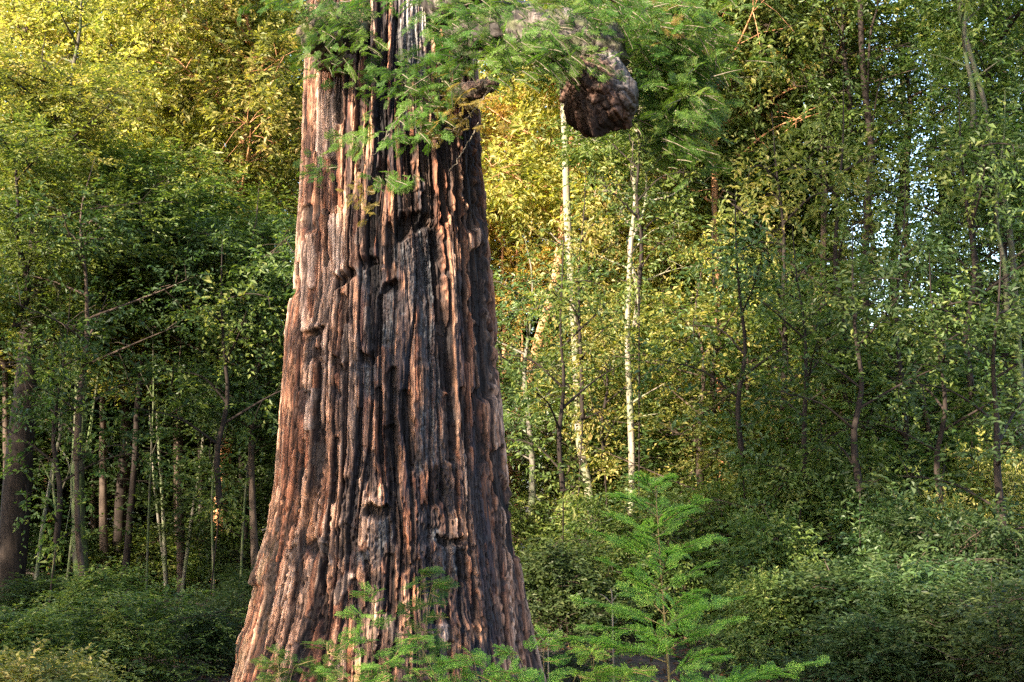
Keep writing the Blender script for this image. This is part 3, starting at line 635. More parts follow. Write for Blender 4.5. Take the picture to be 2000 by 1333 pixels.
def frond_mesh(name, items, mat, seed, stem_mat=None, protos=None, bend=0.12):
    """items: rows of (origin, direction, length, roll); all fronds of one bough in one mesh (plus a mesh of their stems)"""
    protos = protos or FRONDS; rng = np.random.default_rng(seed); vs_ = []; qs = []; rs = []; n = 0; T = Tubes()
    for o, d, L, roll in items:
        v, q, r, stems = protos[rng.integers(len(protos))]
        d = nrm(np.asarray(d, float)); s = nrm(np.cross(np.array([0, 0, 1.0]), d)) if abs(d[2]) < 0.97 else np.array([1., 0, 0]); up = np.cross(d, s)
        s2 = s * math.cos(roll) + up * math.sin(roll); u2 = np.cross(d, s2)
        Bm = np.stack([d, s2, u2]); w = v.copy(); w[:, 2] -= bend * w[:, 0] ** 2
        wv = (w * L) @ Bm + o
        vs_.append(wv); qs.append(q + n); n += len(v); rs.append(np.clip(r * 0.6 + rng.random() * 0.4, 0, 1))
        if stem_mat:
            for k, (a, b) in enumerate(stems[:1] if L < 0.3 else stems):
                seg = np.array([a, (a + b) / 2, b]); seg[:, 2] -= bend * seg[:, 0] ** 2
                T.add((seg * L) @ Bm + o, np.array([0.0055, 0.004, 0.002]) * (1.0 if k == 0 else 0.5) * (0.6 + L), 3)
    nl = n; v = np.vstack(vs_); q = np.vstack(qs); r = np.concatenate(rs); k = len(q)
    if stem_mat:
        v = np.vstack([v] + T.v); q2 = np.vstack(T.q) + nl; q = np.vstack([q, q2]); r = np.concatenate([r, np.zeros(len(q2))])
    me = mesh_data(name, v, q, M[mat], False, {'leaf_rnd': ('FACE', 'FLOAT', r)})
    if stem_mat:
        me.materials.append(M[stem_mat]); me.polygons.foreach_set('material_index', (np.arange(len(q)) >= k).astype(np.int32))
    return me

RW, RWB = build_redwood()
def clump_fronds(cx, cy_, Y, sx, sy, n, L, seed, az=None, droop=0.35):
    rng = np.random.default_rng(seed); it = []
    for _ in range(n):
        p = P(cx + rng.normal(0, sx), cy_ + rng.normal(0, sy), Y + rng.normal(0, 0.25)) - RWB
        a = rng.uniform(0, 2 * math.pi) if az is None else math.radians(az + rng.normal(0, 75))
        it.append((p, (math.cos(a), math.sin(a) * 0.8 - 0.25, -droop + rng.normal(0, 0.3)), L * rng.uniform(0.6, 1.25), rng.normal(0, 0.7)))
    return it
boughs = [  # px, py, Y, spread x, spread y, count, length, direction, material
 (618, 60, 12.5, 18, 34, 14, .24, 220, 'needle'), (665, 40, 12.4, 30, 30, 20, .26, 230, 'needle'), (640, 110, 12.5, 22, 18, 8, .22, 230, 'needle'), (700, 75, 12.3, 14, 26, 8, .24, 260, 'fresh'),
 (690, 275, 12.4, 18, 12, 6, .26, 200, 'fresh'), (625, 335, 12.5, 12, 14, 5, .22, 200, 'needle'), (760, 350, 12.3, 22, 7, 7, .24, 20, 'fresh'),
 (705, 375, 12.5, 14, 26, 5, .2, 250, 'needle_old'), (740, 150, 12.3, 22, 22, 8, .24, 240, 'needle'), (810, 160, 12.2, 22, 22, 12, .26, 250, 'needle'),
 (825, 225, 12.1, 26, 24, 13, .27, 300, 'fresh'), (800, 265, 12.1, 26, 10, 6, .24, 200, 'fresh'), (850, 260, 12.2, 14, 18, 5, .2, 250, 'needle_old'),
 (870, 130, 12.0, 24, 22, 12, .28, 240, 'needle'), (890, 80, 12.0, 28, 26, 14, .3, 220, 'needle'), (905, 200, 12.1, 22, 22, 10, .27, 250, 'needle_old'),
 (975, 100, 11.9, 24, 20, 16, .28, 300, 'fresh'), (965, 140, 11.9, 26, 12, 9, .26, 340, 'fresh'), (1035, 80, 12.0, 28, 22, 14, .3, 320, 'fresh'),
 (1040, 140, 12.0, 24, 14, 8, .26, 340, 'needle'), (1080, 110, 12.0, 26, 16, 8, .28, 330, 'needle'), (1120, 130, 12.0, 30, 10, 6, .22, 320, 'needle'), (1110, 70, 12.1, 50, 16, 12, .24, 320, 'needle'),
 (1150, 105, 12.0, 24, 10, 5, .24, 340, 'needle'), (1165, 140, 12.0, 18, 9, 4, .2, 320, 'needle'), (1060, 5, 12.2, 70, 14, 14, .32, 320, 'needle'),
 (940, 20, 12.0, 40, 18, 14, .3, 260, 'needle'), (860, 30, 12.1, 24, 20, 8, .3, 240, 'needle'), (760, -5, 12.3, 40, 12, 7, .3, 260, 'needle'),
 (1190, 15, 12.2, 40, 18, 12, .34, 330, 'needle'), (600, 5, 12.6, 50, 12, 10, .3, 200, 'needle'), 
 (1290, 60, 12.9, 42, 50, 52, .40, 300, 'needle'), (1330, 180, 12.9, 34, 60, 58, .42, 280, 'needle'), (1270, 150, 13.0, 24, 50, 26, .36, 280, 'needle'),
 (1310, 50, 12.7, 30, 30, 5, .28, 300, 'needle_old'), (1370, 90, 13.1, 30, 50, 20, .4, 300, 'needle'), (1300, 270, 13.0, 26, 26, 14, .34, 270, 'needle')]
for bi, (bx, by, bY, sx, sy, n, L, az, mt) in enumerate(boughs):
    it = clump_fronds(bx, by, bY, sx * 1.1, sy * 1.1, int(n * (4.4 if L < .33 else 5)), L * 0.58, 700 + bi, az)
    obj('foliage', frond_mesh('foliage', it, mt, 900 + bi, 'twig', FR_SM), RW)
# boughs that carry the hanging sprays on the right
for pts, r0 in [([(1180, -60, 12.9), (1260, -10, 12.9), (1330, 60, 12.9), (1360, 200, 12.9)], .035), ([(1120, -40, 12.9), (1240, 30, 13), (1290, 150, 13), (1300, 280, 13)], .03),
                ([(1260, -10, 12.9), (1340, 10, 13), (1400, 60, 13.1)], .025)]:
    T = Tubes(); T.add(smooth_line(np.array([P(*p) for p in pts]) - RWB, 20), np.linspace(r0, .006, 20), 6)
    obj('bough', T.mesh('bough', M['bark_brown']), RW)

# ------------------------------------------------------------------ young redwood and the basal shoots
def sapling(name, label, cat, px, py_top, Y, width, n_tier, seed, mat='bright', lean=0.0, group=None, extra_fronds=()):
    rng = np.random.default_rng(seed); top = P(px, py_top, Y); g = float(ground_z(top[0], Y)); base = np.array([top[0] + lean, Y, g])
    root = thing(name, label, cat, base, 0, group); H = top[2] - g
    st = smooth_line(np.array([[0, 0, -0.05], [-lean * .35, 0.02, H * .35], [-lean * .75, -0.02, H * .7], [-lean, 0, H]]), 30)
    T = Tubes(); T.add(st, np.linspace(0.004 + 0.004 * H, 0.002, 30), 7)
    it = []
    def branch(p, az, L, el, cap=True):
        """one tier branch: a drooping twig set with small flat sprays left and right"""
        d = nrm(np.array([math.cos(az), math.sin(az), el])); n = max(4, int(L / 0.058))
        line = np.array([p + d * L * s_ - np.array([0, 0, 0.18 * L * s_ * s_]) for s_ in np.linspace(0, 1, 9)])
        T.add(line, np.linspace(0.0035 + 0.003 * L, 0.0012, 9), 4)
        for i_ in range(n):
            s_ = 0.12 + 0.88 * (i_ + rng.uniform(0, .6)) / n; q = p + d * L * s_ - np.array([0, 0, 0.18 * L * s_ * s_])
            sg = 1 if i_ % 2 else -1; a2 = az + sg * rng.uniform(0.5, 1.0) * (1.05 - 0.6 * s_)
            l2 = (0.10 + 0.20 * (1 - s_) * min(1, L)) * rng.uniform(0.8, 1.25)
            it.append((q, (math.cos(a2), math.sin(a2), el - 0.25 * s_ + rng.normal(0, 0.12)), l2, rng.normal(0, 0.7)))
        it.append((line[-2], (d[0], d[1], el - .2), 0.13, 0))
    for k in range(n_tier):
        f = 0.10 + 0.88 * (k / n_tier) ** 0.9
        L = width * 0.5 * (1 - f) ** 0.62 * rng.uniform(0.6, 1.15) + 0.06
        branch(st[min(29, int(f * 29))], k * 2.4 + rng.normal(0, 0.3), L, 0.38 + 0.35 * f + rng.normal(0, 0.10))
    for (fx, az, L, el) in extra_fronds: branch(st[min(29, int(fx * 29))], az, L, el)
    obj('stem', T.mesh('stem', M['shoot']), root)
    me = frond_mesh('foliage', it, mat, seed + 1, 'needle', FR_SM)
    obj('foliage', me, root)
    return root
FR_SAP = [frond_proto(s, 22, 20, 0.030, 0.011) for s in (121, 122, 123, 124)]
sapling('redwood_sapling', 'bright green young redwood sapling standing right of the giant trunk', 'sapling', 1278, 915, 10.0, 1.85, 40, 11, lean=0.14,
        extra_fronds=[(0.26, 0.05, 1.2, 0.52), (0.2, 0.25, 1.1, 0.42), (0.14, 0.35, 0.95, 0.25), (0.40, 2.95, 0.98, 0.38), (0.45, 3.3, 0.6, 0.35), (0.5, 0.2, 0.62, 0.55), (0.15, 3.0, 0.9, 0.12), (0.30, 0.3, 0.8, 0.35), (0.10, 5.9, 0.9, 0.1), (0.08, 3.9, 0.8, 0.1)])
def sprouts(label, px, py_top, Y, n, spread, seed, mat='bright'):
    """loose fan of leafy shoots springing from one root"""
    rng = np.random.default_rng(seed); top = P(px, py_top, Y); g = float(ground_z(top[0], Y)); H = max(0.3, top[2] - g)
    root = thing('redwood_sprout', label, 'sprout', (top[0], Y, g)); T = Tubes(); it = []
    for k in range(n):
        az = rng.uniform(0, 6.28); ln = H * rng.uniform(0.55, 1.05) * (1.05 if k == 0 else 1); out = spread * (0.15 if k == 0 else rng.uniform(0.3, 1))
        e = np.array([math.cos(az) * out, math.sin(az) * out * .7, ln]); line = smooth_line([np.zeros(3), e * np.array([.35, .35, .6]), e, e + np.array([math.cos(az) * .1, 0, -.03])], 16)
        T.add(line, np.linspace(.005, .0012, 16), 4)
        m = int(4 + 6 * ln)
        for i_ in range(m):
            s_ = 0.25 + 0.75 * i_ / m; q = line[min(15, int(s_ * 15))]; a2 = az + rng.normal(0, 1.3)
            l2 = rng.uniform(.10, .24) * (1.15 - .5 * s_)
            for rpt in range(2):
                a3 = a2 + (rpt - .5) * 1.1; it.append((q + np.array([math.cos(a2), math.sin(a2), 0]) * rpt * .05, (math.cos(a3), math.sin(a3), rng.normal(.2, .25)), l2, rng.normal(0, .8)))
    obj('stem', T.mesh('stem', M['shoot']), root); obj('foliage', frond_mesh('foliage', it, mat, seed, 'shoot', FR_SM), root)
sprouts('bright green sprouts before the left centre of the big trunk foot', 728, 1185, 11.6, 5, .30, 12)
sprouts('small pale green sprout in front of the scarred middle of the trunk', 820, 1130, 12.0, 4, .16, 13, 'needle')
sprouts('leafy green sprouts before the orange patch at the trunk foot', 880, 1235, 11.2, 7, .35, 14)
sprouts('low bright green sprouts between the sapling and the trunk', 1065, 1262, 10.6, 7, .38, 15)
sprouts('low yellowish green sprouts before the left flare of the trunk', 640, 1262, 11.3, 5, .3, 16, 'needle')
sprouts('lowest bright green sprouts at the bottom edge under the trunk', 780, 1285, 10.6, 7, .5, 17)
sprouts('small pale sprout at the outer left foot of the giant trunk', 550, 1290, 11.0, 4, .25, 18, 'needle')
sprouts('green sprouts at the bottom edge under the orange bark', 940, 1305, 10.6, 5, .4, 19)
sprouts('low spreading sprouts at the bottom edge beside the tall sapling', 1400, 1290, 9.6, 4, .35, 20)
sprouts('sprouts at the left foot of the tall sapling', 1160, 1260, 9.9, 5, .4, 23)

# ------------------------------------------------------------------ crowns to choose from
proto('a', seed=1, H=7.0, R=2.7, nlimb=22, nclump=17, ntwig=7, per=11, ll=0.105)
proto('b', seed=2, H=8.5, R=2.4, nlimb=24, nclump=15, ntwig=7, per=11, ll=0.105, shape='cone')
proto('c', seed=3, H=6.0, R=2.3, nlimb=18, nclump=14, ntwig=7, per=11, ll=0.11, lw=0.42)
proto('d', seed=4, H=7.5, R=2.9, nlimb=20, nclump=17, ntwig=7, per=10, ll=0.095, shape='top')
proto('e', seed=5, H=9.0, R=2.6, nlimb=26, nclump=15, ntwig=7, per=11, ll=0.11)
proto('thin', seed=6, H=5.5, R=1.7, nlimb=14, nclump=9, ntwig=5, per=9, ll=0.085)
proto('wisp', seed=7, H=4.0, R=1.2, nlimb=9, nclump=6, ntwig=4, per=9, ll=0.08)
proto('s1', seed=11, H=1.5, R=1.1, nlimb=20, nclump=12, ntwig=6, per=10, ll=0.055, spread=0.35)
proto('s2', seed=12, H=2.2, R=1.3, nlimb=24, nclump=13, ntwig=6, per=10, ll=0.060, lw=0.38, spread=0.35)
proto('s3', seed=13, H=1.2, R=0.9, nlimb=16, nclump=10, ntwig=5, per=10, ll=0.048, lw=0.5, spread=0.4)

proto('t1', seed=21, H=2.6, R=1.0, nlimb=20, nclump=10, ntwig=6, per=10, ll=0.085, lw=0.5, shape='cone', spread=0.62)
proto('t2', seed=22, H=3.0, R=1.25, nlimb=20, nclump=11, ntwig=6, per=10, ll=0.090, lw=0.46, spread=0.62)
rt = random.Random(4)
# trees whose trunks can be made out: name, label, category, distance, trunk points (foot first), radii, bark, crowns
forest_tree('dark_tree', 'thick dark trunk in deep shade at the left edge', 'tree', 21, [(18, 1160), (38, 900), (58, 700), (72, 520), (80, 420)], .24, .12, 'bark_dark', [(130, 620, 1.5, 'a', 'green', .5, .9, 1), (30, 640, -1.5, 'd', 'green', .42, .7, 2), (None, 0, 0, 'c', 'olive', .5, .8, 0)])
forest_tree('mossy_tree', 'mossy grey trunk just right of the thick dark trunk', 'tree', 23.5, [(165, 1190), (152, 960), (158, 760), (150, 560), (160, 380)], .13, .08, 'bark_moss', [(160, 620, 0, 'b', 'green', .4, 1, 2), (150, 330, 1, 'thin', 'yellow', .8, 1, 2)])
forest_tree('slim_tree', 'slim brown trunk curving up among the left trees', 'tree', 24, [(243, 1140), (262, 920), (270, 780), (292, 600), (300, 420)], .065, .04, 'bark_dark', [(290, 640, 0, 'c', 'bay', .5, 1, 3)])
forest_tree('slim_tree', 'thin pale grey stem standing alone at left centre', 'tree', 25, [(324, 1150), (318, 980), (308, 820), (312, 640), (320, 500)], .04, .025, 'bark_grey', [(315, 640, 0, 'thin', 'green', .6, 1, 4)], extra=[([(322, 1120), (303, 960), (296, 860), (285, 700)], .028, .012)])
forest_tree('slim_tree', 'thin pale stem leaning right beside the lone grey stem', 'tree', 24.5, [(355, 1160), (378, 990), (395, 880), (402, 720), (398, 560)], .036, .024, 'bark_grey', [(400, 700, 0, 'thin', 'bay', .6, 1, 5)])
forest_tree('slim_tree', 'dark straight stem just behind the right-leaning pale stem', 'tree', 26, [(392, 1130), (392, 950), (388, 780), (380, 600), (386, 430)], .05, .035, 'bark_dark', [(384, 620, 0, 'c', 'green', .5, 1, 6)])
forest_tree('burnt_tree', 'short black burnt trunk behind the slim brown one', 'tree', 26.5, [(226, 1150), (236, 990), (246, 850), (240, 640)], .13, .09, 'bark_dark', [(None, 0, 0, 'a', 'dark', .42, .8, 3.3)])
forest_tree('red_barked_tree', 'orange red trunk lit by the sun left of the giant redwood', 'tree', 26.5, [(425, 1140), (432, 960), (446, 840), (462, 760), (470, 560)], .14, .11, 'bark_red_sunlit', [(None, 0, 0, 'e', 'olive', .9, 1, 7)])
forest_tree('red_barked_tree', 'wide reddish stump of a trunk beside the sunlit orange one', 'tree', 36, [(462, 1090), (460, 950), (462, 820), (470, 600), (472, 420)], .26, .2, 'bark_red_sunlit', [(None, 0, 0, 'a', 'green', 1.1, 1.1, 4)])
forest_tree('red_barked_tree', 'dim reddish trunk behind the arching bare stems at left', 'tree', 30, [(112, 1120), (110, 980), (108, 850), (112, 600)], .28, .2, 'bark_red_sunlit', [(None, 0, 0, 'e', 'green', .4, 1.1, 1.3)])
forest_tree('grey_tree', 'grey lit trunk standing far behind the mossy one', 'tree', 38, [(196, 1120), (200, 900), (202, 740), (198, 500)], .16, .12, 'bark_grey', [(None, 0, 0, 'd', 'olive', 1.1, 1.2, 2)])
forest_tree('bent_sapling', 'bare pale sapling arching over at the left', 'sapling', 22, [(72, 1120), (88, 1000), (108, 890), (118, 850)], .035, .02, 'bark_grey', [(None, 0, 0, 'wisp', 'dark', .35, .5, 0)],
            extra=[([(112, 870), (132, 900), (141, 960), (128, 1040)], .018, .006), ([(96, 960), (84, 985), (70, 985)], .012, .004)])
forest_tree('reddish_sapling', 'short reddish stem low among the left shrubs', 'sapling', 19, [(168, 1200), (160, 1120), (152, 1040), (150, 900)], .06, .03, 'bark_brown', [(None, 0, 0, 'thin', 'dark', .8, .9, 0)])
forest_tree('white_barked_tree', 'tall white barked trunk lit by sun below the hanging burl', 'tree', 24, [(1165, 1130), (1150, 960), (1132, 850), (1122, 650), (1108, 430), (1104, 290), (1098, 120)], .085, .055, 'bark_pale', [(None, 0, 0, 'c', 'green', .9, 1.2, 8)],
            extra=[([(1104, 285), (1135, 282), (1175, 288)], .02, .006), ([(1113, 480), (1090, 470), (1075, 455)], .02, .008), ([(1128, 765), (1150, 700), (1158, 660)], .02, .008)])
forest_tree('pale_barked_tree', 'slender greenish white trunk forking right of the white one', 'tree', 22.5, [(1228, 1100), (1234, 900), (1226, 660), (1232, 480), (1240, 400), (1236, 300)], .066, .028, 'bark_pale', [(1236, 330, 0, 'c', 'green', .6, .8, 9), (1240, 640, .3, 'wisp', 'bay', .8, 1.2, 2)],
            extra=[([(1234, 470), (1258, 410), (1262, 345), (1250, 320)], .028, .012), ([(1230, 790), (1262, 770), (1300, 748)], .022, .006), ([(1258, 395), (1310, 382), (1352, 352)], .018, .006), ([(1232, 820), (1260, 812), (1290, 808)], .016, .005)])
forest_tree('pale_barked_tree', 'very thin pale stem between the two white trunks', 'tree', 28, [(1195, 1060), (1192, 840), (1200, 700), (1208, 520), (1205, 350)], .045, .03, 'bark_pale', [(None, 0, 0, 'thin', 'olive', 1, 1, 3)])
forest_tree('leaning_tree', 'reddish trunk painted sunlit orange, leaning right just behind the giant redwood', 'tree', 26.5, [(960, 1130), (1000, 850), (1032, 745), (1056, 650), (1082, 560), (1100, 440)], .14, .08, 'bark_red_sunlit', [(None, 0, 0, 'c', 'yellow', 1.1, 1.2, 3)])
forest_tree('dark_stemmed_tree', 'thin crooked dark trunk rising against the sky at upper right', 'tree', 23, [(1690, 1150), (1694, 860), (1690, 560), (1694, 420), (1702, 300), (1690, 180), (1682, 60), (1680, -60)], .075, .045, 'bark_dark', [(1700, 560, .5, 'wisp', 'green', 1, 1.2, 3), (1660, 260, .5, 'wisp', 'bay', 1, 1.1, 1)],
            extra=[([(1693, 190), (1700, 70), (1712, 20), (1720, -40)], .025, .012), ([(1700, 290), (1712, 190), (1730, 120)], .02, .006)])
forest_tree('madrone_tree', 'red forked trunk near the top right of the sky gap', 'tree', 27, [(1530, 1120), (1540, 700), (1552, 420), (1562, 200), (1578, 90), (1585, -60)], .10, .07, 'bark_red_sunlit', [(1540, 330, 0, 'wisp', 'green', 1.2, 1.2, 3)],
            extra=[([(1566, 150), (1600, 70), (1640, 25), (1668, 0)], .035, .012), ([(1600, 130), (1640, 110), (1660, 60)], .02, .008), ([(1556, 390), (1600, 200), (1622, 110)], .03, .01)])
forest_tree('pale_barked_tree', 'pale crooked trunk leaning left at the right edge', 'tree', 21, [(1990, 1150), (1995, 800), (1972, 450), (1945, 330), (1922, 200), (1880, 50), (1868, -40)], .055, .03, 'bark_moss', [(None, 0, 0, 'c', 'dark', .9, .8, 3), (1965, 620, -.4, 'wisp', 'bay', .9, 1.1, 1), (1900, 250, -.4, 'wisp', 'green', .8, 1, 1)],
            extra=[([(1945, 330), (1900, 300), (1880, 280)], .02, .008)])
forest_tree('brown_tree', 'stout brown trunk among foliage right of the sky gap', 'tree', 29, [(1835, 1110), (1838, 850), (1842, 620), (1850, 500), (1852, 330)], .13, .09, 'bark_brown', [(1850, 480, 0, 'thin', 'dark', .8, 1.0, 1)])
forest_tree('red_barked_tree', 'reddish slanting trunk beside the thin crooked dark one', 'tree', 30, [(1725, 1100), (1738, 760), (1742, 600), (1752, 450), (1772, 250)], .10, .07, 'bark_red_sunlit', [(None, 0, 0, 'thin', 'green', 1, 1, 1)])
forest_tree('slim_tree', 'thin trunk with an orange lit lower part at right centre', 'tree', 24, [(1412, 1100), (1410, 900), (1406, 770), (1402, 600), (1395, 400)], .06, .045, 'bark_red_sunlit', [(None, 0, 0, 'c', 'green', 1, 1, 1)])
forest_tree('slim_tree', 'thin pale trunk showing at the centre of the right forest', 'tree', 30, [(1430, 1080), (1436, 850), (1440, 620), (1446, 400)], .06, .045, 'bark_pale', [(None, 0, 0, 'a', 'olive', .9, .8, 2)],
            extra=[([(1440, 780), (1460, 755), (1490, 735)], .02, .006)])
forest_tree('red_barked_tree', 'orange trunk glowing in sun over the right bushes', 'tree', 26, [(1505, 1110), (1508, 880), (1510, 760), (1500, 540), (1505, 300)], .10, .06, 'bark_red_sunlit', [(None, 0, 0, 'b', 'olive', 1, 1, 2)])
forest_tree('red_barked_tree', 'twin of the glowing orange trunk on its right side', 'tree', 26.5, [(1585, 1110), (1580, 860), (1578, 700), (1586, 480), (1590, 300)], .09, .06, 'bark_red_sunlit', [(None, 0, 0, 'a', 'green', 1, 1, 5)])
forest_tree('slim_tree', 'pale thin trunk left of the crooked dark one', 'tree', 29, [(1640, 1100), (1648, 760), (1645, 520), (1652, 380), (1660, 200)], .05, .035, 'bark_pale', [(None, 0, 0, 'thin', 'bay', 1, 1, 5)])
forest_tree('slim_tree', 'knobbly orange lit stem in the middle of the right wood', 'tree', 27, [(1468, 1100), (1466, 960), (1474, 880), (1480, 740), (1470, 560)], .05, .04, 'bark_red_sunlit', [(None, 0, 0, 'thin', 'green', 1, 1, 2)])

for lab, Y, pts, r in [('hair thin dark stem left of the lone grey stem', 23, [(286, 1150), (292, 960), (300, 760), (296, 560)], .025),
                       ('leaning dark stem crossing behind the mossy trunk', 24, [(130, 1150), (150, 980), (182, 800), (205, 640)], .035),
                       ('thin dark stem close to the left flare of the redwood', 23, [(470, 1150), (478, 980), (496, 800), (505, 640)], .03),
                       ('thin forked grey stem before the orange left trunk', 22.5, [(418, 1160), (414, 980), (424, 840), (440, 700)], .026),
                       ('crooked thin stem at the foot of the thick dark trunk', 20.5, [(96, 1170), (112, 1040), (104, 930), (122, 820), (118, 700)], .03)]:
    forest_tree('thin_stem', lab, 'tree', Y, pts, r, r * .5, 'bark_moss', [(None, 0, 0, 'wisp', 'green', .5, .8, Y)], sides=6,
                extra=[([(pts[1][0], pts[1][1] - 60), (pts[1][0] + 26, pts[1][1] - 130), (pts[1][0] + 34, pts[1][1] - 190)], r * .5, .004), ([(pts[2][0], pts[2][1] + 20), (pts[2][0] - 30, pts[2][1] - 40)], r * .4, .003)])

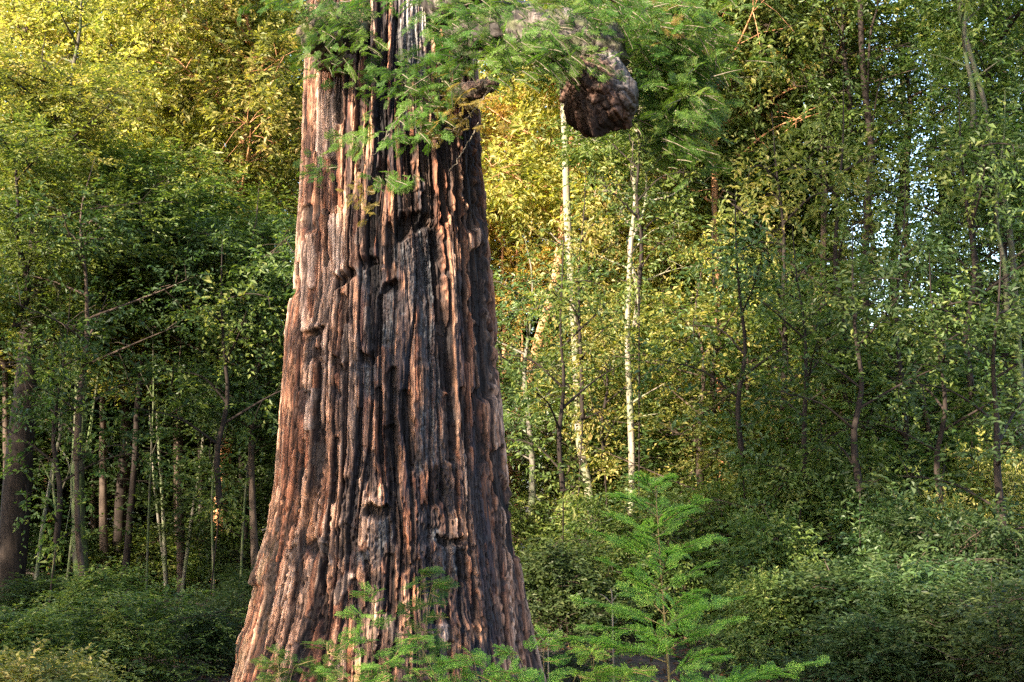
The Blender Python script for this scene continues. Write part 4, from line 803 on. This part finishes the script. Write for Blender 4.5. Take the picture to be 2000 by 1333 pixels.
# trees of the wood that show mainly as crowns: label, distance, photo column, row of the crown's foot, proto, leaf, height scale, width scale, bark
GR = 'trees of the wood behind the redwood'
rows = [
 ('golden crown in the top left corner', 27, 40, 420, 'a', 'yellow', .9, 1.0, 'bark_brown'),
 ('golden crown beside the corner one, a little right', 28, 190, 400, 'd', 'yellow', .85, .95, 'bark_brown'),
 ('brightest yellow crown high left of the giant trunk', 27, 340, 430, 'a', 'yellow', .9, .95, 'bark_brown'),
 ('golden crown touching the left side of the giant trunk', 29, 500, 430, 'c', 'yellow', 1.2, 1.2, 'bark_brown'),
 ('tall yellow tree deep behind the top left crowns', 34, 110, 470, 'e', 'yellow', .9, 1.2, 'bark_brown'),
 ('tall yellow green tree deep behind the upper left', 35, 400, 500, 'e', 'yellow', .9, 1.2, 'bark_brown'),
 ('olive green crown halfway up at the left edge', 25, 10, 720, 'b', 'olive', .5, 1.1, 'bark_brown'),
 ('olive green crown over the slim left trunks', 26, 200, 740, 'a', 'olive', .5, 1.0, 'bark_brown'),
 ('glossy green crown left of the trunk at mid height', 23, 490, 840, 'c', 'bay', .72, .95, 'bark_brown'),
 ('dull green crown between the slim left trunks', 25, 350, 760, 'c', 'olive', .62, 1.1, 'bark_brown'),
 ('small tree with painted sun yellow low in the left gap', 33, 340, 930, 'thin', 'yellow', .6, 1.0, 'bark_brown'),
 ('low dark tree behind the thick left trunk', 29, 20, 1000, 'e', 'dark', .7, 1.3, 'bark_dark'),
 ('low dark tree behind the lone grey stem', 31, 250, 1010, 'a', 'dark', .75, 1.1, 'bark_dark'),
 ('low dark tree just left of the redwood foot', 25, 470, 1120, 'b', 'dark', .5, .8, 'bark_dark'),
 ('olive tree low behind the orange left trunk', 37, 480, 1010, 'e', 'olive', .8, 1.2, 'bark_brown'),
 ('deep green tree filling the far left background', 38, 60, 1000, 'e', 'green', 1.1, 1.5, 'bark_brown'),
 ('deep green tree far behind the left thicket', 39, 300, 980, 'e', 'green', 1.0, 1.5, 'bark_brown'),
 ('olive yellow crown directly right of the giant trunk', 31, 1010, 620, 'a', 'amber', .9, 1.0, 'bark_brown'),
 ('warm yellow crown around the white trunk', 30, 1150, 560, 'd', 'yellow', .8, .95, 'bark_brown'),
 ('olive crown between the white trunk and the glade', 29, 1290, 640, 'c', 'olive', 1.1, 1.1, 'bark_brown'),
 ('pale green feathery tree low beside the giant trunk', 24, 1040, 900, 'thin', 'bay', .75, 1.0, 'bark_grey'),
 ('olive tree at mid height behind the forking pale trunk', 32, 1240, 860, 'a', 'yellow', .8, 1.0, 'bark_brown'),
 ('yellow leafed tree low between the pale trunks', 30, 1120, 1010, 'c', 'olive', .7, 1.0, 'bark_brown'),
 ('tall olive green tree behind the hanging burl', 36, 1120, 620, 'e', 'yellow', 1.0, 1.2, 'bark_brown'),
 ('green crown right of the hanging burl', 26, 1400, 520, 'a', 'olive', .95, 1.0, 'bark_brown'),
 ('deep green crown at upper centre right', 28, 1470, 640, 'b', 'olive', .9, 1.0, 'bark_brown'),
 ('green crown under the red forked trunk', 25, 1545, 620, 'c', 'green', .7, .9, 'bark_brown'),
 ('warm green tree in the middle of the right wood', 30, 1380, 880, 'd', 'yellow', .85, 1.0, 'bark_brown'),
 ('warm green tree right of the middle of the wood', 29, 1490, 900, 'a', 'green', .85, .8, 'bark_brown'),
 ('little tree added as amber sun glint by the orange left trunk', 30, 452, 960, 'wisp', 'amber', .9, 1.2, 'bark_red_sunlit'),  # amber and golden wisps added where sun glints show between the trunks
 ('second little tree added as sun glint, low behind the right leaning pale stem', 31, 430, 1060, 'wisp', 'amber', .8, 1.0, 'bark_red_sunlit'),
 ('small crown added as golden sun glint between the slim left trunks', 31, 335, 860, 'wisp', 'yellow', 1.0, 1.5, 'bark_brown'),
 ('little tree added as amber sun glint by the leaning orange trunk', 29, 1015, 830, 'wisp', 'amber', 1.0, .8, 'bark_red_sunlit'),
 ('little tree added as golden sun glint touching the giant trunk halfway up', 30, 985, 640, 'wisp', 'yellow', 1.2, .9, 'bark_red_sunlit'),
 ('little tree added as sun glint between the glowing orange trunks', 28, 1545, 880, 'wisp', 'amber', .5, .9, 'bark_red_sunlit'),
 ('little tree added as sun glint beside the slim orange lit trunk', 27, 1410, 960, 'wisp', 'amber', .5, .6, 'bark_red_sunlit'),
 ('little tree added as golden sun glint right of the forking pale trunk', 28, 1300, 620, 'wisp', 'yellow', 1.0, 1.4, 'bark_brown'),
 ('pale golden little tree at the centre of the right wood', 28, 1450, 720, 'wisp', 'yellow', 1.0, 1.3, 'bark_brown'),
 ('little golden tree low by the white trunk foot', 25, 1110, 1000, 'wisp', 'yellow', .7, 1.0, 'bark_brown'),
 ('small tree with painted sun yellow round the glowing trunks', 31, 1530, 980, 'thin', 'yellow', .6, 1.2, 'bark_brown'),
 ('bright green crown left of the crooked dark trunk', 24, 1610, 330, 'thin', 'green', .8, 1.0, 'bark_brown'),
 ('green crown right of the crooked dark trunk', 25, 1770, 420, 'thin', 'bay', .9, 1.2, 'bark_brown'),
 ('dark green crown in the top right corner', 23, 1960, 330, 'a', 'green', .8, .9, 'bark_dark'),
 ('dark bluish crown below the top right corner', 22, 1925, 640, 'thin', 'bay', .8, 1.2, 'bark_dark'),
 ('dark green crown at mid height on the right edge', 25, 2010, 760, 'a', 'green', .8, .9, 'bark_dark'),
 ('dull green tree below the sky gap', 25, 1730, 1010, 'a', 'green', .55, .9, 'bark_brown'),
 ('dull green tree lower right of the sky gap', 24, 1850, 1020, 'd', 'green', .48, .85, 'bark_brown'),
 ('green tree low left of the sky gap', 26, 1620, 1010, 'd', 'green', .7, .85, 'bark_brown'),
 ('tall green tree deep in the right wood', 36, 1400, 820, 'e', 'olive', 1.1, 1.3, 'bark_brown'),
 ('tall tree deep behind the glowing trunks', 38, 1540, 860, 'e', 'olive', .6, 1.1, 'bark_brown'),
 ('airy green crown just left of the crooked dark trunk', 28, 1625, 500, 'thin', 'olive', .9, .9, 'bark_brown'),
 ('airy green crown high in front of the top right corner', 27, 1995, 420, 'c', 'green', 1.0, .9, 'bark_brown'),
 ('open tree with sky through it at far right', 36, 1930, 860, 'd', 'green', 1.0, 1.0, 'bark_brown'),
 ('thin tree deep in the sky gap', 37, 1775, 860, 'thin', 'olive', 1.2, 1.0, 'bark_brown'),
 ('tall tree deep behind the giant redwood', 36, 900, 820, 'e', 'olive', 1.2, 1.3, 'bark_brown'),
 ('tall tree deep behind the trunk on its left', 37, 640, 820, 'e', 'olive', 1.2, 1.3, 'bark_brown'),
]
for k, (lab, Y, px, py, key, leafm, sh, sw, bk) in enumerate(rows):
    foot = 1100 if Y > 28 else 1140
    j = rt.uniform(-14, 14)
    forest_tree('tree', lab, 'tree', Y, [(px + j, foot), (px + j * .3, (foot + py) / 2), (px, py)], rt.uniform(.07, .12), .05, bk,
                [(None, 0, 0, key, leafm, sh, sw, rt.uniform(0, 6.28))], group=GR, sides=8)

# low trees that close the view between the trunks
under = [
 ('low leafy tree standing behind the lower right bushes', 21.5, 1600, 1010, 'thin', 'green', .75, 1.2), ('low leafy tree between the golden bush and the lower right bushes', 22, 1790, 1000, 'thin', 'green', .7, 1.3),
 ('low leafy tree deep behind the top of the sapling', 22, 1370, 1000, 'thin', 'olive', .75, 1.1), ('low dark leafed tree at the right edge over the golden bush', 23, 1990, 980, 'thin', 'green', .8, 1.2),
 ('leafy low tree under the green crowns right of the burl', 27, 1400, 1060, 'a', 'green', .8, 1.0), ('leafy low tree behind the golden bush', 26, 1880, 1060, 'e', 'green', .5, .9),
 ('leafy low tree in the middle of the right wood', 28, 1560, 1070, 'e', 'olive', .6, .9), ('leafy low tree under the sky gap', 29, 1720, 1070, 'a', 'bay', .55, 1.0),
 ('leafy low tree behind the forking pale trunk', 29, 1290, 1060, 'a', 'olive', .8, .9), ('leafy low tree beside the right edge', 28, 2040, 1070, 'e', 'green', .7, 1.0),
 ('low glossy tree between the pale trunks and the redwood', 27, 1070, 1060, 'd', 'bay', .55, .8), ('open low tree in front of the glowing orange trunks', 22, 1640, 1060, 'thin', 'green', .7, 1.1),
 ('open low tree left of the golden bush', 21, 1800, 1040, 'thin', 'bay', .6, 1.2), ('open low tree before the orange lit slim trunk', 23, 1460, 1040, 'thin', 'green', .85, 1.2),
 ('open low tree right behind the sapling', 24, 1340, 1040, 'thin', 'bay', .8, 1.1), ('light green low tree at the white trunk foot', 25, 1110, 1020, 'thin', 'green', .75, .9),
 ('yellowish low tree deep behind the pale trunks', 34, 1190, 1060, 'e', 'yellow', .8, 1.1), ('yellowish low tree deep in the right wood', 35, 1480, 1060, 'e', 'yellow', .8, 1.1),
 ('yellowish low tree deep behind the left stems', 36, 360, 1060, 'e', 'yellow', .6, 1.1), ('dark low tree behind the mossy trunk', 33, 160, 1070, 'e', 'dark', .8, 1.2),
 ('dark low tree behind the right leaning stem', 29, 400, 1080, 'd', 'dark', .6, 1.0), ('dark low tree close to the left edge', 27, -40, 1080, 'e', 'dark', .7, 1.0),
 ('dark low tree deep between the slim left trunks', 30, 290, 1085, 'e', 'green', .42, 1.1), ('dim low tree deep just left of the giant trunk', 31, 520, 1085, 'e', 'green', .6, 1.0), ('low tree behind the short black burnt trunk', 29, 215, 1085, 'a', 'dark', .5, 1.0),
 ('green low tree deep behind the giant trunk', 33, 820, 1060, 'e', 'green', .8, 1.3), ('hazy green low tree deep at the right edge', 36, 1860, 1060, 'e', 'green', .55, 1.3),
]
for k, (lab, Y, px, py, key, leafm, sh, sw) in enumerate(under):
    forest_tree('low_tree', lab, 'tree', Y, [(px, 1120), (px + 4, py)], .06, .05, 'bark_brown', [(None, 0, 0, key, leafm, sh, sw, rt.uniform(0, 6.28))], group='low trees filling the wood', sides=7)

young = [('slender young tree rising between the lower right bushes', 19, 1570, 930, 'wisp', 'green', .9, 1.0), ('second slender young tree, right of the first', 18, 1680, 960, 'wisp', 'dark', .9, 1.1),
 ('bluish slender young tree below the sky gap', 20, 1770, 900, 'wisp', 'bay', 1.1, 1.1), ('leafy young tree just left of the golden bush', 18.5, 1840, 1000, 'wisp', 'green', .9, 1.1),
 ('dark young tree behind the dark corner bush', 17, 1960, 1040, 'wisp', 'dark', .9, 1.2), ('young tree right beside the sapling crown', 19.5, 1450, 900, 'wisp', 'bay', 1.0, 1.0),
 ('young olive leafed tree over the shaded low bushes', 21, 1530, 800, 'wisp', 'olive', 1.2, 1.2), ('young tree with drooping leaves right of the sky gap foot', 20, 1900, 780, 'wisp', 'green', 1.2, 1.2),
 ('tall young tree in the lower middle of the right thicket', 21, 1650, 780, 'wisp', 'green', 1.3, 1.2), ('young tree low beside the right foot of the redwood', 20, 1100, 960, 'wisp', 'green', 1.0, 1.0), ('young olive tree before the white trunk', 22.5, 1138, 820, 'wisp', 'olive', 1.1, .9), ('young golden tree before the orange lit slim trunk', 22.5, 1400, 830, 'wisp', 'yellow', 1.0, 1.0), ('young green tree right before the forking pale trunk', 21.5, 1248, 560, 'wisp', 'green', .9, .8), ('young golden tree low between the pale trunks', 23, 1180, 900, 'wisp', 'yellow', .8, .8),
 ('young dark tree low left of the redwood', 20, 430, 990, 'wisp', 'green', 1.0, 1.1), ('young dark tree low before the mossy trunk', 19, 110, 1060, 'wisp', 'green', .9, 1.0)]
for k, (lab, Y, px, py, key, leafm, sh, sw) in enumerate(young):
    forest_tree('young_tree', lab, 'tree', Y, [(px + rt.uniform(-25, 25), 1190), (px, py)], .020, .010, 'bark_dark', [(None, 0, 0, key, leafm, sh, sw, rt.uniform(0, 6.28))], group='young trees in the undergrowth', sides=6)

# unseen trees added left of the view, crowns placed to shade the glade
def added_shade_tree(label, x, y, crowns, r, bark='bark_brown', cat='tree'):
    g = float(ground_z(x, y)); root = thing('added_shade_tree', label, cat, (x, y, g), 0)
    top = max(c[0] for c in crowns); T = Tubes()
    T.add(smooth_line([[0, 0, -.1], [.1, .1, top * .5], [0, .05, top]], 20), np.linspace(r, r * .4, 20), 12, noise=.15, seed=int(abs(x * 10)))
    obj('trunk', T.mesh('trunk', M[bark]), root)
    for (z, key, leafm, sh, sw, dx, dy) in crowns:
        cm, bm = proto_meshes(key, leafm, bark)
        for n, me in (('crown', cm), ('branches', bm)):
            o = obj(n, me, root); o.location = (dx, dy, z); o.scale = (sw, sw, sh); o.rotation_euler = (0, 0, z + x)
added_shade_tree('tall unseen tree added outside the left edge to shade the giant trunk', -10.5, 4.5, [(4.5, 'c', 'green', 1.25, .72, 0, 0), (14.8, 'a', 'green', 1.0, 1.1, 0, 0), (3, 'c', 'green', 1.0, 1.0, -1.5, 1.5), (10.4, 'c', 'green', .75, .85, -1.0, 1.0)], .3)
added_shade_tree('medium shade tree added outside the left edge beyond the tall one', -14.5, 8.5, [(2, 'a', 'green', 1.45, 1.2, 0, 0)], .2)
added_shade_tree('medium shade tree added outside the left edge, third of its row', -17.5, 11.5, [(1.5, 'a', 'green', 1.45, 1.25, 0, 0)], .2)
added_shade_tree('medium shade tree added outside the left edge, farthest of its row', -21, 15, [(1.5, 'a', 'green', 1.4, 1.3, 0, 0)], .2)
added_shade_tree('tall shade tree added out of view left of the camera', -6.5, 0.5, [(3.5, 'a', 'green', 1.0, 1.1, 0, 0), (10, 'e', 'green', 1.1, 1.3, 0, 0), (4, 'c', 'green', 1.2, 1.2, -3, 1)], .3)

# ------------------------------------------------------------------ shrubs
def shrub(name, label, px, py_top, Y, key, leafm, sw, seed, stem='bark_brown', group=None):
    top = P(px, py_top, Y); g = float(ground_z(top[0], Y)); Hp = {'s1': 1.5, 's2': 2.2, 's3': 1.2, 't1': 2.6, 't2': 3.0}[key]
    root = thing(name, label, 'shrub', (top[0], Y, g), seed * 1.7, group)
    cm, bm = proto_meshes(key, leafm, stem)
    for n, me in (('foliage', cm), ('stems', bm)):
        o = obj(n, me, root); o.scale = (sw, sw, max(0.3, (top[2] - g) / (Hp * 1.12)))
    return root
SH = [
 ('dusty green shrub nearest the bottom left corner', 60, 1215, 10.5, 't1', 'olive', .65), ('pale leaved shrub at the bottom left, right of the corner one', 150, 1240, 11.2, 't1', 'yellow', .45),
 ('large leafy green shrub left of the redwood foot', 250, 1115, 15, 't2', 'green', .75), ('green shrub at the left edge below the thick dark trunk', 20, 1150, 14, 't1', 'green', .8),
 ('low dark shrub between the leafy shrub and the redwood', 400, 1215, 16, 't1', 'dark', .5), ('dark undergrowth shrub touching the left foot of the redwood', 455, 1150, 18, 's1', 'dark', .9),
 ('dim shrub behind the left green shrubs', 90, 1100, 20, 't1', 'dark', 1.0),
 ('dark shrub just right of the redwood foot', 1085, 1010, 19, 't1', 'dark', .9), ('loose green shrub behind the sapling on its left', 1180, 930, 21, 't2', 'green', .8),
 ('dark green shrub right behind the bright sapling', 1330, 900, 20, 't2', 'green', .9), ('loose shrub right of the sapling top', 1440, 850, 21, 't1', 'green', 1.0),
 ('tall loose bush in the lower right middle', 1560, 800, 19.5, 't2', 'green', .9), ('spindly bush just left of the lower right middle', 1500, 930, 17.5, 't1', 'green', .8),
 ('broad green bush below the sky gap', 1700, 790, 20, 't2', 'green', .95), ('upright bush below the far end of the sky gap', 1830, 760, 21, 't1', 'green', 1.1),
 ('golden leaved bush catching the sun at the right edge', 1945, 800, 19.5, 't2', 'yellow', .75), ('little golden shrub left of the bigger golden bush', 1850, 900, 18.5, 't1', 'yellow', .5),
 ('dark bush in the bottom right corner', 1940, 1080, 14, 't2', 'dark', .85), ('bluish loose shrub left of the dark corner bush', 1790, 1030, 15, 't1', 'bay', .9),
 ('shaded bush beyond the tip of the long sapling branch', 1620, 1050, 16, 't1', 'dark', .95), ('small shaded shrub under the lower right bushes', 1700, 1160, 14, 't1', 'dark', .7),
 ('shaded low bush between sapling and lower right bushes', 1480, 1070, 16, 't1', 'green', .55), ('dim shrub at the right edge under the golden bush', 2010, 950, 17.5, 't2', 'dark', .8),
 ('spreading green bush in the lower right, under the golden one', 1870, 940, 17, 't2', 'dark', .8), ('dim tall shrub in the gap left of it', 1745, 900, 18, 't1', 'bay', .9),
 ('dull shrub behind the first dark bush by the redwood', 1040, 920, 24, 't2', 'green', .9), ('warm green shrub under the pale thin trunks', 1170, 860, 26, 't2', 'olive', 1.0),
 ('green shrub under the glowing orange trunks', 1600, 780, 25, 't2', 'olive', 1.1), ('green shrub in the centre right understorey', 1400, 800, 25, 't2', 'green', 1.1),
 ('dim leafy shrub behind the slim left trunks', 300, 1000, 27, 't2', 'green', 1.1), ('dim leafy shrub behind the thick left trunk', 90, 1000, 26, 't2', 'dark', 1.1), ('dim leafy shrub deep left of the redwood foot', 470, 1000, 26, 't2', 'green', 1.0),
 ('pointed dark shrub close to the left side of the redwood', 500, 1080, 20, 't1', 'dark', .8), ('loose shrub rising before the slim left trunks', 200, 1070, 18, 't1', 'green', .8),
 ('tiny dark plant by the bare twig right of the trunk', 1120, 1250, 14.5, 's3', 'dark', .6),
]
for k, (lab, px, pt, Y, key, lm, sw) in enumerate(SH): shrub('shrub', lab, px, pt, Y, key, lm, sw, k)

def bare_stem(label, pts, Y, r, forks, mat='twig'):
    w = np.array([P(a, b, Y) for a, b in pts]); g = float(ground_z(w[0][0], Y)); w[0][2] = g - .03; base = np.array([w[0][0], Y, g])
    root = thing('bare_sapling', label, 'sapling', base); T = Tubes(); T.add(smooth_line(w - base, 16), np.linspace(r, r * .4, 16), 6)
    for f in forks: T.add(smooth_line(np.array([P(a, b, Y) for a, b in f]) - base, 8), np.linspace(r * .6, r * .25, 8), 5)
    obj('stem', T.mesh('stem', M[mat]), root)
bare_stem('leafless little sapling with a forked top right of the trunk', [(1072, 1333), (1071, 1290), (1070, 1228)], 12.5, .009, [[(1071, 1262), (1050, 1238), (1040, 1225)], [(1071, 1255), (1092, 1232), (1098, 1222)], [(1071, 1290), (1055, 1280), (1045, 1276)]])
bare_stem('leafless twig standing left of the bright sapling', [(1200, 1290), (1196, 1190), (1192, 1150)], 11.5, .009, [[(1196, 1180), (1180, 1165), (1170, 1160)], [(1196, 1175), (1206, 1162), (1212, 1158)]])

# ------------------------------------------------------------------ the far wood
def far_wood():
    rng = np.random.default_rng(9); n = 120000
    x = rng.uniform(-42, 42, n); y = rng.uniform(50, 62, n)
    pxx = 1000 + FPX * x / y
    topz = 11 + 4 * (vnoise(x * 0.16 + 30, y * 0.1, 4) - 0.5) + np.where(pxx < 1500, 8, -2.5) * 1.0
    z = 0.3 + topz * rng.random(n) ** 0.8 + rng.normal(0, 0.4, n)
    keep = vnoise(x * 0.35 + 9, z * 0.3 + 9, 12) + 0.5 * (z < 3.5) > 0.25 + 0.02 * np.clip(z - 8, 0, 10); x, y, z = x[keep], y[keep], z[keep]; n = len(x)
    c = np.column_stack([x, y, z]); ax = rng.normal(0, 1, (n, 3)); nor = np.array([0, -0.3, 1.0]) + rng.normal(0, .6, (n, 3))
    v, q, r = leaf_cloud(c, ax, nor, rng.uniform(.18, .42, n), rng.uniform(.08, .2, n), rng)
    o = obj('far_wood', mesh_data('far_wood', v, q, M['green'], False, {'leaf_rnd': ('FACE', 'FLOAT', r)})); o['kind'] = 'stuff'
    o['label'] = 'dense green far wood closing off the view behind all trees'; o['category'] = 'wood'
far_wood()
